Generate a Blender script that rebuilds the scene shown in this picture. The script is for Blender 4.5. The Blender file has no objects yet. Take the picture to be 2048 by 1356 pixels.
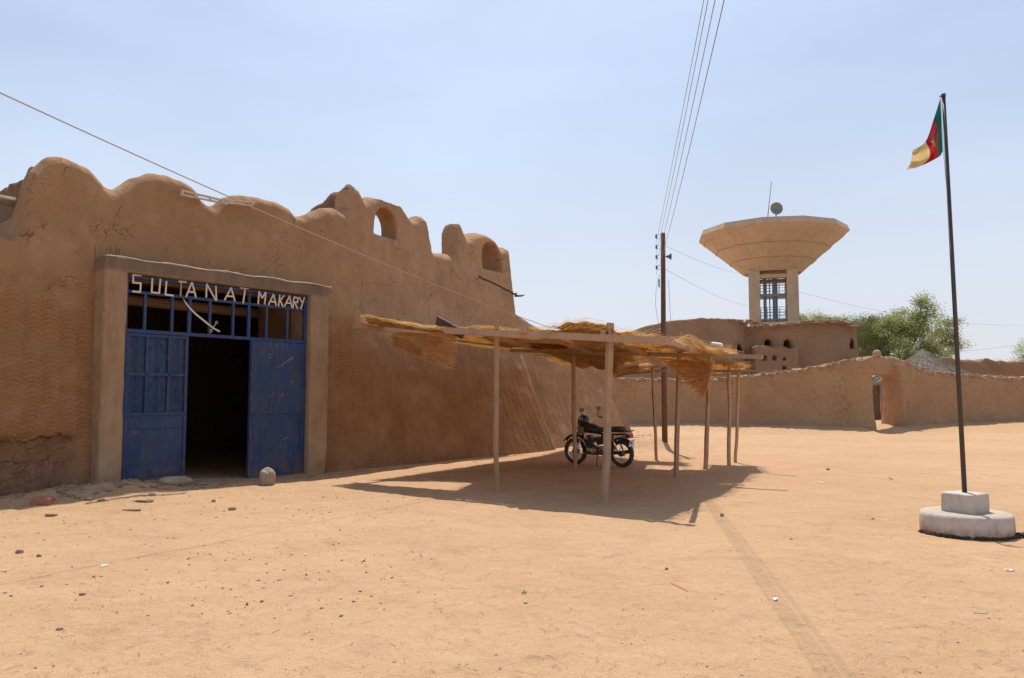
import bpy, math, random
import numpy as np
from mathutils import Vector, Matrix
R = random.Random(7)
S = bpy.context.scene
COL = S.collection
F = 1562.0
PITCH = math.atan(112 / F)
CAMZ = 1.6

# ------------------------------------------------------------------ camera, sky, sun, exposure
cd = bpy.data.cameras.new('camera'); cam = bpy.data.objects.new('camera', cd); COL.objects.link(cam)
cd.sensor_width = 36; cd.lens = F / 2048 * 36; cd.clip_start = 0.1; cd.clip_end = 6000
cam.location = (0, 0, CAMZ); cam.rotation_euler = (math.pi / 2 + PITCH, 0, 0)
S.camera = cam
SUN_EL = math.radians(62.5); SUN_AZ = math.radians(1.0)     # azimuth measured from +Y towards +X
w = bpy.data.worlds.new('World'); S.world = w; w.use_nodes = True
wn = w.node_tree; wn.nodes.clear()
sky = wn.nodes.new('ShaderNodeTexSky'); sky.sky_type = 'NISHITA'; sky.sun_disc = False
sky.sun_elevation = SUN_EL; sky.sun_rotation = SUN_AZ
sky.air_density = 1.0; sky.dust_density = 3.0; sky.ozone_density = 1.4; sky.altitude = 300
bg = wn.nodes.new('ShaderNodeBackground'); bg.inputs[1].default_value = 0.1
wo = wn.nodes.new('ShaderNodeOutputWorld')
# thin uneven high haze: a slight milky veil everywhere, denser towards the horizon
tc = wn.nodes.new('ShaderNodeTexCoord')
mp = wn.nodes.new('ShaderNodeMapping'); mp.inputs['Scale'].default_value = (1.0, 1.0, 2.6)
nz = wn.nodes.new('ShaderNodeTexNoise'); nz.inputs['Scale'].default_value = 2.2; nz.inputs['Detail'].default_value = 5
mr = wn.nodes.new('ShaderNodeMapRange'); mr.inputs[1].default_value = .35; mr.inputs[2].default_value = .75
mr.inputs[3].default_value = .38; mr.inputs[4].default_value = .68
mx = wn.nodes.new('ShaderNodeMix'); mx.data_type = 'RGBA'
mx.inputs[7].default_value = (7.2, 8.9, 11.5, 1)
def wm(op, a, b):
    q = wn.nodes.new('ShaderNodeMath'); q.operation = op
    for i, v in enumerate((a, b)):
        if isinstance(v, (int, float)): q.inputs[i].default_value = v
        else: wn.links.new(v, q.inputs[i])
    return q.outputs[0]
sx = wn.nodes.new('ShaderNodeSeparateXYZ'); wn.links.new(tc.outputs['Generated'], sx.inputs[0])
def wr(v, a, b, c, d):
    q = wn.nodes.new('ShaderNodeMapRange'); q.interpolation_type = 'SMOOTHSTEP'; wn.links.new(v, q.inputs[0])
    for i, k in enumerate((a, b, c, d)): q.inputs[i + 1].default_value = k
    return q.outputs[0]
thin = wr(sx.outputs[2], .35, .85, 1.0, .35)             # veil thick near the horizon, thinned overhead to lower ambient light in the shade
hz = wr(sx.outputs[2], -.02, .42, .78, 0.0)
mh = wn.nodes.new('ShaderNodeMix'); mh.data_type = 'RGBA'; mh.inputs[7].default_value = (7.45, 7.5, 7.9, 1)
mp.inputs['Location'].default_value = (.35, 0, 0)
wn.links.new(tc.outputs['Generated'], mp.inputs[0]); wn.links.new(mp.outputs[0], nz.inputs['Vector'])
wn.links.new(nz.outputs[0], mr.inputs[0]); wn.links.new(wm('MULTIPLY', mr.outputs[0], thin), mx.inputs[0])
wn.links.new(sky.outputs[0], mx.inputs[6]); wn.links.new(mx.outputs[2], mh.inputs[6]); wn.links.new(hz, mh.inputs[0]); wn.links.new(mh.outputs[2], bg.inputs[0]); wn.links.new(bg.outputs[0], wo.inputs[0])
sd = bpy.data.lights.new('sun', 'SUN'); sd.energy = 4.35; sd.angle = math.radians(.53); sd.color = (1, .95, .87)
sun = bpy.data.objects.new('sun', sd); COL.objects.link(sun); sun.location = (0, 30, 40)
sdir = Vector((math.sin(SUN_AZ) * math.cos(SUN_EL), math.cos(SUN_AZ) * math.cos(SUN_EL), math.sin(SUN_EL)))
sun.rotation_euler = sdir.to_track_quat('Z', 'Y').to_euler()
S.view_settings.view_transform = 'Standard'; S.view_settings.look = 'None'
S.view_settings.exposure = 0.1; S.view_settings.gamma = 1; S.view_settings.use_curve_mapping = False
S.render.engine = 'CYCLES'
S.cycles.max_bounces = 6; S.cycles.diffuse_bounces = 4

# ------------------------------------------------------------------ helpers
def ray(px, py):
    x = (px - 1024) / F; y = (678 - py) / F; c, s = math.cos(PITCH), math.sin(PITCH)
    return Vector((x, c - y * s, s + y * c))
def at(px, py, Y):                       # the point of the world seen at a pixel, at a distance
    r = ray(px, py); return Vector((0, 0, CAMZ)) + r * (Y / r.y)
def on_ground(px, py, z=0.0):
    r = ray(px, py); return Vector((0, 0, CAMZ)) + r * ((z - CAMZ) / r.z)
WO = Vector((-6.58, 13.2, 0)); WA = math.radians(53.0)
WT = Vector((math.cos(WA), math.sin(WA), 0)); WN = Vector((-math.sin(WA), math.cos(WA), 0))   # along the wall, into it
def on_wall(px, py, y=0.0):              # palace wall coordinates (along, up) seen at a pixel
    o = Vector((0, 0, CAMZ)); r = ray(px, py)
    k = (y - (o - WO).dot(WN)) / r.dot(WN); p = o + r * k - WO
    return p.dot(WT), p.z
def wall_world(t, y, z): return WO + WT * t + WN * y + Vector((0, 0, z))
def wall_local(p): q = Vector(p) - WO; return q.dot(WT), q.dot(WN)

def vh(ix, iy, iz, seed):
    n = (ix * 374761393 + iy * 668265263 + iz * 2147483647 + seed * 974634777).astype(np.int64) & 0x7fffffff
    n = ((n ^ (n >> 13)) * 1274126177) & 0x7fffffff
    return ((n ^ (n >> 16)) & 0xffff) / 65535.0
def vn(x, y, z=0.0, seed=0):
    x, y, z = np.broadcast_arrays(np.asarray(x, float), np.asarray(y, float), np.asarray(z, float))
    ix, iy, iz = np.floor(x).astype(np.int64), np.floor(y).astype(np.int64), np.floor(z).astype(np.int64)
    fx, fy, fz = x - ix, y - iy, z - iz
    fx, fy, fz = [f * f * (3 - 2 * f) for f in (fx, fy, fz)]
    r = 0
    for dx in (0, 1):
        for dy in (0, 1):
            for dz in (0, 1):
                r = r + vh(ix + dx, iy + dy, iz + dz, seed) * (fx if dx else 1 - fx) * (fy if dy else 1 - fy) * (fz if dz else 1 - fz)
    return r * 2 - 1
def fbm(x, y, z=0.0, seed=0, o=4):
    r, a, f = 0, .5, 1.0
    for k in range(o): r = r + a * vn(x * f, y * f, z * f, seed + k); a *= .5; f *= 2.03
    return r
def smax(a, b, k):
    h = np.clip(.5 + .5 * (a - b) / k, 0, 1); return b + (a - b) * h + k * h * (1 - h)
def smin(a, b, k): return -smax(-a, -b, k)

def tag(o, label=None, cat=None, group=None, kind=None):
    if label: o['label'] = label
    if cat: o['category'] = cat
    if group: o['group'] = group
    if kind: o['kind'] = kind
    return o
def empty(name, loc=(0, 0, 0), rz=0.0, **k):
    o = bpy.data.objects.new(name, None); COL.objects.link(o); o.empty_display_size = .2
    o.location = loc; o.rotation_euler = (0, 0, rz); return tag(o, **k)
def link_mesh(name, V, Fc, m, parent=None, smooth=False):
    me = bpy.data.meshes.new(name); me.from_pydata(V, [], Fc); me.update()
    if isinstance(m, (list, tuple)):
        for q in m: me.materials.append(q)
    elif m: me.materials.append(m)
    if smooth: me.polygons.foreach_set('use_smooth', [True] * len(me.polygons))
    o = bpy.data.objects.new(name, me); COL.objects.link(o)
    if parent: o.parent = parent
    return o
def np_mesh(name, V, Q, m, parent=None, smooth=True):
    me = bpy.data.meshes.new(name); n = len(Q); k = Q.shape[1]
    me.vertices.add(len(V)); me.vertices.foreach_set('co', V.astype(np.float32).ravel())
    me.loops.add(n * k); me.loops.foreach_set('vertex_index', Q.astype(np.int32).ravel())
    me.polygons.add(n); me.polygons.foreach_set('loop_start', np.arange(0, n * k, k, dtype=np.int32))
    me.polygons.foreach_set('loop_total', np.full(n, k, dtype=np.int32))
    me.polygons.foreach_set('use_smooth', np.full(n, smooth)); me.update(calc_edges=True); me.validate()
    if m: me.materials.append(m)
    o = bpy.data.objects.new(name, me); COL.objects.link(o)
    if parent: o.parent = parent
    return o
def surface(name, Fv, org, h, m, parent=None, warp=None):
    """smooth surface round the cells where the field Fv is below zero"""
    Fv = Fv.astype(np.float32); nx, ny, nz_ = Fv.shape; ins = Fv < 0
    act = np.zeros((nx - 1, ny - 1, nz_ - 1), np.int8)
    offs = [(i, j, k) for i in (0, 1) for j in (0, 1) for k in (0, 1)]
    for i, j, k in offs: act += ins[i:nx - 1 + i, j:ny - 1 + j, k:nz_ - 1 + k]
    cells = np.argwhere((act > 0) & (act < 8)); idx = -np.ones(act.shape, np.int64)
    idx[cells[:, 0], cells[:, 1], cells[:, 2]] = np.arange(len(cells))
    P = np.zeros((len(cells), 3)); C = np.zeros(len(cells))
    for a in offs:
        for ax in range(3):
            if a[ax]: continue
            b = list(a); b[ax] = 1
            fa = Fv[cells[:, 0] + a[0], cells[:, 1] + a[1], cells[:, 2] + a[2]]
            fb = Fv[cells[:, 0] + b[0], cells[:, 1] + b[1], cells[:, 2] + b[2]]
            mk = (fa < 0) != (fb < 0); tt = np.where(mk, fa / np.where(mk, fa - fb, 1), 0)
            p = np.tile(np.array(a, float), (len(cells), 1)); p[:, ax] = tt
            P += p * mk[:, None]; C += mk
    P = (P / C[:, None] + cells) * h + np.array(org)
    Q = []
    for ax in range(3):
        sl0 = [slice(1, -1)] * 3; sl0[ax] = slice(0, -1); sl1 = [slice(1, -1)] * 3; sl1[ax] = slice(1, None)
        a_, b_ = ins[tuple(sl0)], ins[tuple(sl1)]
        u, v = (ax + 1) % 3, (ax + 2) % 3
        for flip, mk in ((False, a_ & ~b_), (True, ~a_ & b_)):
            e = np.argwhere(mk)
            if not len(e): continue
            e[:, u] += 1; e[:, v] += 1
            def ci(du, dv):
                c = e.copy(); c[:, u] += du; c[:, v] += dv; return idx[c[:, 0], c[:, 1], c[:, 2]]
            q = np.stack([ci(-1, -1), ci(0, -1), ci(0, 0), ci(-1, 0)], 1)
            Q.append(q[:, ::-1] if flip else q)
    Q = np.concatenate(Q)
    if warp is not None: P = warp(P)
    return np_mesh(name, P, Q, m, parent)
def grid3(x0, x1, y0, y1, z0, z1, h):
    return np.meshgrid(np.arange(x0, x1, h), np.arange(y0, y1, h), np.arange(z0, z1, h), indexing='ij', sparse=True)

class MB:
    def __init__(s): s.V = []; s.Fc = []
    def add(s, V, Fc):
        n = len(s.V); s.V += [tuple(v) for v in V]; s.Fc += [tuple(i + n for i in f) for f in Fc]; return s
    def box(s, c, d, rot=None):
        hx, hy, hz = [k / 2 for k in d]; c = Vector(c)
        V = [Vector((x, y, z)) for x in (-hx, hx) for y in (-hy, hy) for z in (-hz, hz)]
        if rot is not None: V = [rot @ v for v in V]
        return s.add([v + c for v in V], [(0, 1, 3, 2), (4, 6, 7, 5), (0, 4, 5, 1), (2, 3, 7, 6), (0, 2, 6, 4), (1, 5, 7, 3)])
    def bar(s, a, b, w_, h_=None, up=(0, 0, 1), n=1, wob=0.0):
        """squared timber or strip from a to b"""
        h_ = h_ or w_; a, b = Vector(a), Vector(b); d = (b - a).normalized(); up = Vector(up)
        x = d.cross(up)
        if x.length < 1e-3: x = d.cross(Vector((0, 1, 0)))
        x.normalize(); y = x.cross(d); V = []; Fc = []
        for i in range(n + 1):
            c = a.lerp(b, i / n)
            if 0 < i < n: c = c + x * R.uniform(-wob, wob) + y * R.uniform(-wob, wob)
            k = 1 + R.uniform(-wob, wob) * 2
            for sx, sy in ((-1, -1), (1, -1), (1, 1), (-1, 1)): V.append(c + x * sx * w_ / 2 * k + y * sy * h_ / 2 * k)
            if i:
                o = (i - 1) * 4
                Fc += [(o + j, o + (j + 1) % 4, o + 4 + (j + 1) % 4, o + 4 + j) for j in range(4)]
        Fc += [(3, 2, 1, 0), tuple(n * 4 + j for j in range(4))]
        return s.add(V, Fc)
    def tube(s, pts, r, n=8, cap=True):
        pts = [Vector(p) for p in pts]; r = r if isinstance(r, (list, tuple)) else [r] * len(pts)
        V = []; Fc = []; d0 = (pts[1] - pts[0]).normalized()
        x = d0.orthogonal().normalized()
        for i, p in enumerate(pts):
            d = (pts[min(i + 1, len(pts) - 1)] - pts[max(i - 1, 0)]).normalized()
            x = (x - d * x.dot(d)).normalized(); y = d.cross(x)
            for j in range(n):
                a = 2 * math.pi * j / n; V.append(p + (x * math.cos(a) + y * math.sin(a)) * r[i])
            if i:
                o = (i - 1) * n; Fc += [(o + j, o + (j + 1) % n, o + n + (j + 1) % n, o + n + j) for j in range(n)]
        if cap: Fc += [tuple(reversed(range(n))), tuple(range((len(pts) - 1) * n, len(pts) * n))]
        return s.add(V, Fc)
    def lathe(s, prof, c=(0, 0, 0), n=24, axis='z', a0=0.0):
        V = []; Fc = []; c = Vector(c)
        for (r, z) in prof:
            for j in range(n):
                a = a0 + 2 * math.pi * j / n; u, v = r * math.cos(a), r * math.sin(a)
                V.append(c + (Vector((u, v, z)) if axis == 'z' else Vector((u, z, v)) if axis == 'y' else Vector((z, u, v))))
        for i in range(len(prof) - 1):
            o = i * n; Fc += [(o + j, o + (j + 1) % n, o + n + (j + 1) % n, o + n + j) for j in range(n)]
        if prof[0][0] > 1e-4: Fc.append(tuple(reversed(range(n))))
        if prof[-1][0] > 1e-4: Fc.append(tuple(range((len(prof) - 1) * n, len(prof) * n)))
        return s.add(V, Fc)
    def torus(s, c, R_, r_, n=36, k=10, axis='y', sq=1.0):
        V = []; Fc = []; c = Vector(c)
        for i in range(n):
            a = 2 * math.pi * i / n
            for j in range(k):
                b = 2 * math.pi * j / k; rr = R_ + r_ * math.cos(b); h = r_ * math.sin(b) * sq
                V.append(c + (Vector((rr * math.cos(a), h, rr * math.sin(a))) if axis == 'y' else Vector((rr * math.cos(a), rr * math.sin(a), h)) if axis == 'z' else Vector((h, rr * math.cos(a), rr * math.sin(a)))))
        for i in range(n):
            for j in range(k): Fc.append((i * k + j, i * k + (j + 1) % k, (i + 1) % n * k + (j + 1) % k, (i + 1) % n * k + j))
        return s.add(V, Fc)
    def loft(s, rings):
        n = len(rings[0]); V = [p for r in rings for p in r]; Fc = []
        for i in range(len(rings) - 1):
            o = i * n; Fc += [(o + j, o + (j + 1) % n, o + n + (j + 1) % n, o + n + j) for j in range(n)]
        Fc += [tuple(reversed(range(n))), tuple(range((len(rings) - 1) * n, len(rings) * n))]
        return s.add(V, Fc)
    def rock(s, c, d, seed, n=2, rough=.18):
        import bmesh
        b = bmesh.new(); bmesh.ops.create_icosphere(b, subdivisions=n, radius=1)
        V = []
        for v in b.verts:
            p = v.co; k = 1 + rough * float(fbm(p.x * 1.7 + seed, p.y * 1.7, p.z * 1.7, seed, 3)) * 2
            q = Vector([math.copysign(abs(t) ** .75, t) for t in p]) * k
            V.append(Vector(c) + Vector((q.x * d[0] / 2, q.y * d[1] / 2, q.z * d[2] / 2)))
        Fc = [tuple(v.index for v in f.verts) for f in b.faces]; b.free()
        return s.add(V, Fc)
    def build(s, name, m, parent=None, smooth=False, world=False):
        V = s.V
        if parent is not None and world:
            M = Matrix.Rotation(-parent.rotation_euler.z, 4, 'Z') @ Matrix.Translation(-parent.location)
            V = [M @ Vector(v) for v in V]
        return link_mesh(name, [tuple(v) for v in V], s.Fc, m, parent, smooth)

# ------------------------------------------------------------------ materials
class Mat:
    def __init__(s, name, rough=.9, metal=0.0, spec=.3):
        s.m = bpy.data.materials.new(name); s.m.use_nodes = True; s.t = s.m.node_tree
        s.b = s.t.nodes['Principled BSDF']; s.b.inputs['Roughness'].default_value = rough
        s.b.inputs['Metallic'].default_value = metal; s.b.inputs['Specular IOR Level'].default_value = spec
        s.out = s.t.nodes['Material Output']; s._bump = None
    def n(s, typ, **k):
        q = s.t.nodes.new('ShaderNode' + typ)
        for a, v in k.items(): setattr(q, a, v)
        return q
    def L(s, a, b): s.t.links.new(a, b)
    def put(s, v, inp):
        if isinstance(v, (int, float)): inp.default_value = v
        elif isinstance(v, tuple): inp.default_value = (*v, 1) if len(v) == 3 and inp.type == 'RGBA' else v
        else: s.L(v, inp)
    def M(s, op, a, b=0.0, c=0.0):
        q = s.n('Math', operation=op); s.put(a, q.inputs[0]); s.put(b, q.inputs[1]); s.put(c, q.inputs[2]); return q.outputs[0]
    def coord(s, kind='Object', scale=(1, 1, 1)):
        q = s.n('TexCoord'); m = s.n('Mapping'); m.inputs['Scale'].default_value = scale
        s.L(q.outputs[kind], m.inputs[0]); return m.outputs[0]
    def xyz(s):
        q = s.n('TexCoord'); x = s.n('SeparateXYZ'); s.L(q.outputs['Object'], x.inputs[0]); return x.outputs
    def noise(s, v, scale, detail=4, rough=.55, dist=0.0):
        q = s.n('TexNoise'); s.L(v, q.inputs['Vector']); q.inputs['Scale'].default_value = scale
        q.inputs['Detail'].default_value = detail; q.inputs['Roughness'].default_value = rough; q.inputs['Distortion'].default_value = dist
        return q.outputs[0]
    def voro(s, v, scale, feat='F1', rnd=1.0):
        q = s.n('TexVoronoi', feature=feat); s.L(v, q.inputs['Vector']); q.inputs['Scale'].default_value = scale
        q.inputs['Randomness'].default_value = rnd; return q.outputs['Distance']
    def rng(s, v, a, b, c=0.0, d=1.0):
        q = s.n('MapRange'); s.L(v, q.inputs[0])
        for i, k in enumerate((a, b, c, d)): q.inputs[i + 1].default_value = k
        return q.outputs[0]
    def mix(s, f, a, b, mode='MIX'):
        q = s.n('Mix', data_type='RGBA', blend_type=mode); s.put(f, q.inputs[0]); s.put(a, q.inputs[6]); s.put(b, q.inputs[7]); return q.outputs[2]
    def color(s, c): s.put(c, s.b.inputs['Base Color']); return s
    def bump(s, h, dist, strength=1.0):
        q = s.n('Bump'); q.inputs['Distance'].default_value = dist; q.inputs['Strength'].default_value = strength
        s.L(h, q.inputs['Height'])
        if s._bump is not None: s.L(s._bump, q.inputs['Normal'])
        s._bump = q.outputs[0]; s.L(s._bump, s.b.inputs['Normal']); return s

def distort(m, v, scale, amt):
    q = m.n('TexNoise'); m.L(v, q.inputs['Vector']); q.inputs['Scale'].default_value = scale; q.inputs['Detail'].default_value = 3
    a = m.n('VectorMath', operation='SUBTRACT'); m.L(q.outputs['Color'], a.inputs[0]); a.inputs[1].default_value = (.5, .5, .5)
    b = m.n('VectorMath', operation='SCALE'); m.L(a.outputs[0], b.inputs[0]); b.inputs['Scale'].default_value = amt
    c = m.n('VectorMath', operation='ADD'); m.L(v, c.inputs[0]); m.L(b.outputs[0], c.inputs[1]); return c.outputs[0]

def mud(name, c1, c2, crack=.5, crack_scale=1.6, rough_amt=.012, grit=.004, dark=(.10, .055, .032)):
    m = Mat(name, .95, spec=.1); v = m.coord()
    base = m.mix(m.rng(m.noise(v, .55, 5), .3, .7), c1, c2)
    base = m.mix(m.rng(m.noise(v, 7, 5, .65), .35, .75, 0, .5), base, tuple(k * .72 for k in c2))
    dv = distort(m, v, 2.2, .35)
    e = m.voro(dv, crack_scale, 'DISTANCE_TO_EDGE'); e2 = m.voro(dv, crack_scale * 3.1, 'DISTANCE_TO_EDGE')
    msk = m.rng(m.noise(v, .9, 3), .47, .62); msk2 = m.rng(m.noise(v, 1.7, 2), .55, .68)
    cr = m.M('MULTIPLY', m.rng(e, 0, .018, 1, 0), msk); cr2 = m.M('MULTIPLY', m.rng(e2, 0, .03, 1, 0), msk2)
    ck = m.M('MULTIPLY', m.M('MAXIMUM', cr, cr2), crack)
    base = m.mix(ck, base, dark)
    pit = m.rng(m.voro(v, 26, 'F1'), 0, .13, 1, 0)
    base = m.mix(m.M('MULTIPLY', pit, .5), base, dark)
    sp = m.rng(m.voro(m.coord(scale=(1, 1, 1.3)), 9, 'F1'), 0, .05, 1, 0)
    base = m.mix(m.M('MULTIPLY', sp, .55), base, (.55, .45, .34))
    m.color(base)
    m.bump(m.noise(v, 2.4, 6, .6), rough_amt * 5); m.bump(m.noise(v, 30, 5, .7), grit * 2.5)
    m.bump(m.M('SUBTRACT', 1, ck), .02); return m

def palace_mud():
    m = Mat('palace_mud', .95, spec=.1); v = m.coord(); x, y, z = m.xyz()
    c1, c2, dark = (.40, .236, .122), (.33, .188, .094), (.12, .062, .034)
    base = m.mix(m.rng(m.noise(v, .5, 5), .3, .7), c1, c2)
    base = m.mix(m.M('MULTIPLY', m.rng(x, 2, 9, 0, .75), m.rng(m.noise(v, .6, 3), .25, .6)), base, (.53, .335, .205))  # paler towards the right, painting in extra light from ground and sky
    base = m.mix(m.rng(m.noise(m.coord(scale=(1, 1, .35)), 4, 5, .65), .35, .8, 0, .55), base, (.27, .155, .09))
    # plaster below about 3.4 m is redder and combed by hand into overlapping arcs
    wob = m.noise(v, .7, 3)
    low = m.rng(m.M('ADD', z, m.M('MULTIPLY', m.M('SUBTRACT', wob, .5), 1.6)), 3.15, 3.45, 1, 0)
    low = m.M('MULTIPLY', low, m.rng(m.noise(v, .8, 2), .24, .34))
    base = m.mix(m.M('MULTIPLY', low, .75), base, m.mix(.55, base, (.25, .115, .048)))
    u = m.M('ADD', m.M('DIVIDE', x, .27), m.M('MULTIPLY', m.noise(m.coord(scale=(1, 1, .4)), .7, 2), 1.0))
    fu = m.M('FRACT', u); cu = m.M('FLOOR', u)
    arc = m.M('SINE', m.M('MULTIPLY', fu, math.pi))
    hsh = m.M('FRACT', m.M('MULTIPLY', m.M('SINE', m.M('MULTIPLY', cu, 12.99)), 43.7))
    wn_ = m.noise(v, 3.0, 3)
    vv = m.M('SUBTRACT', m.M('ADD', m.M('ADD', m.M('DIVIDE', z, .078), hsh), m.M('MULTIPLY', wn_, 1.9)), m.M('MULTIPLY', arc, .85))
    saw = m.M('FRACT', vv)
    fade = m.rng(m.noise(v, 1.3, 4), .34, .6, .2, 1)
    h = m.M('MULTIPLY', m.M('MULTIPLY', m.M('POWER', saw, .7), m.M('MULTIPLY', low, m.rng(x, 12.4, 13.2, 1, .4))), fade)
    col_edge = m.M('MULTIPLY', m.M('MULTIPLY', m.rng(saw, .74, 1, 0, 1), low), fade)
    base = m.mix(m.M('MULTIPLY', col_edge, .48), base, (.13, .06, .03))  # shading along the arc edges painted in as dark lines
    dv = distort(m, distort(m, v, 2.0, .4), 9, .08)
    e = m.voro(dv, 1.25, 'DISTANCE_TO_EDGE'); e2 = m.voro(dv, 4.2, 'DISTANCE_TO_EDGE')
    msk = m.rng(m.noise(v, .8, 3), .48, .58); msk2 = m.rng(m.noise(v, 1.3, 2), .52, .61)
    base = m.mix(m.rng(m.noise(v, 3.1, 6, .7), .5, .72, 0, .35), base, (.22, .125, .07)); base = m.mix(m.rng(m.noise(v, 1.1, 6, .65, .6), .52, .66, 0, .3), base, (.50, .34, .215))
    ck = m.M('MAXIMUM', m.M('MULTIPLY', m.rng(e, 0, .010, 1, 0), msk), m.M('MULTIPLY', m.rng(e2, 0, .028, 1, 0), msk2))
    # washed-out foot of the wall left of the gate
    ez = m.M('ADD', z, m.M('MULTIPLY', m.M('SUBTRACT', m.noise(v, 1.4, 4), .5), .9))
    foot = m.M('MULTIPLY', m.rng(ez, .86, .92, 1, 0), m.rng(x, -.75, -.55, 1, 0))
    e3 = m.voro(distort(m, distort(m, v, 2.5, .5), 9, .12), 3.1, 'DISTANCE_TO_EDGE')
    ck3 = m.M('MULTIPLY', m.rng(e3, 0, .022, 1, 0), foot)
    base = m.mix(foot, base, m.mix(m.noise(v, 6, 5), (.16, .08, .042), (.33, .19, .115)))
    ck = m.M('MAXIMUM', m.M('MULTIPLY', m.M('MULTIPLY', ck, m.rng(low, 0, 1, 1, .15)), m.rng(m.noise(v, 5, 4), .38, .66, .1, .8)), m.M('MULTIPLY', ck3, m.rng(m.noise(v, 4, 5), .42, .6, 0, .9)))
    base = m.mix(ck, base, dark)
    sp = m.rng(m.voro(v, 8, 'F1'), 0, .045, 1, 0)
    base = m.mix(m.M('MULTIPLY', sp, .55), base, (.62, .5, .38))
    m.color(base)
    m.bump(m.noise(v, 1.8, 5, .55), .05)
    m.bump(m.noise(v, 24, 5, .7), .008); m.bump(m.M('MULTIPLY', h, m.rng(x, 3, 8, .6, 1)), .046); m.bump(m.M('SUBTRACT', 1, ck), .018)
    m.bump(m.M('SUBTRACT', 1, m.M('MULTIPLY', foot, m.noise(v, 7, 5))), .05)
    return m.m

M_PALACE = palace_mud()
M_ROUGH = mud('rough_mud', (.33, .21, .135), (.25, .155, .10), .5, 2.6, .03, .012).m
M_COURT = mud('courtyard_mud', (.49, .305, .175), (.39, .235, .13), .5, 1.9, .02, .008).m
M_OLD = mud('old_mud', (.39, .245, .152), (.305, .185, .112), .35, 2.4, .022, .01).m
M_CLOD = mud('clod_mud', (.50, .355, .24), (.38, .255, .165), .2, 3, .02, .01).m
def concrete(name, c1, c2, stain, sc=1.0, band=False):
    m = Mat(name, .9, spec=.2); v = m.coord()
    b = m.mix(m.rng(m.noise(v, 1.1 * sc, 5), .3, .7), c1, c2)
    b = m.mix(m.rng(m.noise(m.coord(scale=(1, 1, .25)), 5 * sc, 5, .7), .48, .75, 0, .6), b, stain)
    b = m.mix(m.rng(m.voro(v, 14, 'F1'), 0, .05, .5, 0), b, (.6, .52, .42))
    if band:                                   # the cast lintel is greyer and streaked with soot
        z = m.xyz()[2]; k = m.M('MULTIPLY', m.rng(m.M('ADD', z, m.M('MULTIPLY', m.noise(v, 3, 4), .12)), 3.70, 3.78), m.rng(m.noise(m.coord(scale=(1, 1, .2)), 3.5, 5), .3, .6, .45, .95))
        b = m.mix(k, b, (.17, .125, .09))
        k2 = m.M('MULTIPLY', m.rng(z, .3, 1.1, 1, 0), m.rng(m.noise(v, 2.5, 4), .35, .65)); b = m.mix(m.M('MULTIPLY', k2, .6), b, (.50, .36, .22))  # warm light bounced off the sand, painted onto the lower pillars
    if name == 'whitewash':                    # mud splashed up the foot, dusty tops
        z = m.xyz()[2]; b = m.mix(m.M('MULTIPLY', m.rng(m.M('ADD', z, m.M('MULTIPLY', m.noise(v, 12, 4), .08)), .03, .13, 1, 0), m.rng(m.noise(v, 14, 5), .3, .65)), b, (.36, .22, .135))
        nn = m.n('NewGeometry'); sp = m.n('SeparateXYZ'); m.L(nn.outputs['Normal'], sp.inputs[0])
        b = m.mix(m.M('MULTIPLY', m.rng(sp.outputs[2], .8, .95), m.M('MULTIPLY', m.rng(z, .3, .36, 1, .15), m.rng(m.noise(v, 6, 4), .3, .6, .4, .9))), b, (.46, .36, .26))
        b = m.mix(m.rng(m.noise(v, 22, 5, .7), .62, .7, 0, .6), b, (.33, .24, .17))
    m.color(b); m.bump(m.noise(v, 5, 6, .65), .03); m.bump(m.noise(v, 60, 3), .004); return m.m
M_PORTAL = concrete('portal_plaster', (.40, .265, .16), (.33, .205, .12), (.20, .11, .055), band=True)
M_LINTEL = concrete('lintel_plaster', (.32, .23, .165), (.25, .175, .125), (.13, .085, .06))
M_TOWER = concrete('tower_concrete', (.56, .44, .315), (.49, .38, .27), (.33, .245, .17), .35)
M_WHITE = concrete('whitewash', (.58, .53, .48), (.49, .43, .385), (.40, .27, .19), 3)

def sand_mat():
    m = Mat('sand', .97, spec=.08); v = m.coord(scale=(1, 1, 1)); 
    b = m.mix(m.rng(m.noise(v, .22, 4), .3, .7), (.575, .370, .217), (.515, .322, .183))
    b = m.mix(m.rng(m.noise(v, 1.6, 6, .62), .48, .72, 0, .5), b, (.42, .255, .145))
    b = m.mix(m.rng(m.noise(m.coord(scale=(1, .9, 1)), 2.1, 5, .6), .55, .75, 0, .4), b, (.58, .40, .25))
    b = m.mix(m.rng(m.noise(v, 90, 3, .7), .35, .7, 0, .30), b, (.36, .21, .12))
    m1 = m.rng(m.noise(v, .9, 3), .42, .62)
    b = m.mix(m.M('MULTIPLY', m.rng(m.voro(v, 24, 'F1'), .06, .15, 1, 0), m.M('MULTIPLY', m1, .8)), b, (.24, .13, .07))
    b = m.mix(m.rng(m.voro(v, 7.3, 'F1'), .01, .034, .8, 0), b, (.16, .09, .055))
    b = m.mix(m.rng(m.voro(distort(m, v, 1, .3), 3.1, 'F1'), .015, .03, .8, 0), b, (.68, .56, .42))
    b = m.mix(m.rng(m.noise(v, .45, 6, .65, .5), .5, .68, 0, .32), b, (.40, .235, .13))
    m.color(b)
    m.bump(m.M('MULTIPLY', m.rng(m.voro(distort(m, m.coord(scale=(1, .8, 1)), 4, .12), 2.6, 'SMOOTH_F1'), .08, .2), m.rng(m.noise(v, .35, 2), .4, .55)), .022, .8)
    m.bump(m.noise(m.coord(scale=(1, .8, 1)), 3.2, 6, .6), .075, .9)
    m.bump(m.noise(m.coord(scale=(1, .6, 1)), 12, 5, .65, .4), .032, .9)
    m.bump(m.noise(m.coord(scale=(1, .7, 1)), 60, 4, .75), .012, .9)
    return m.m
M_SAND = sand_mat()

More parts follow.
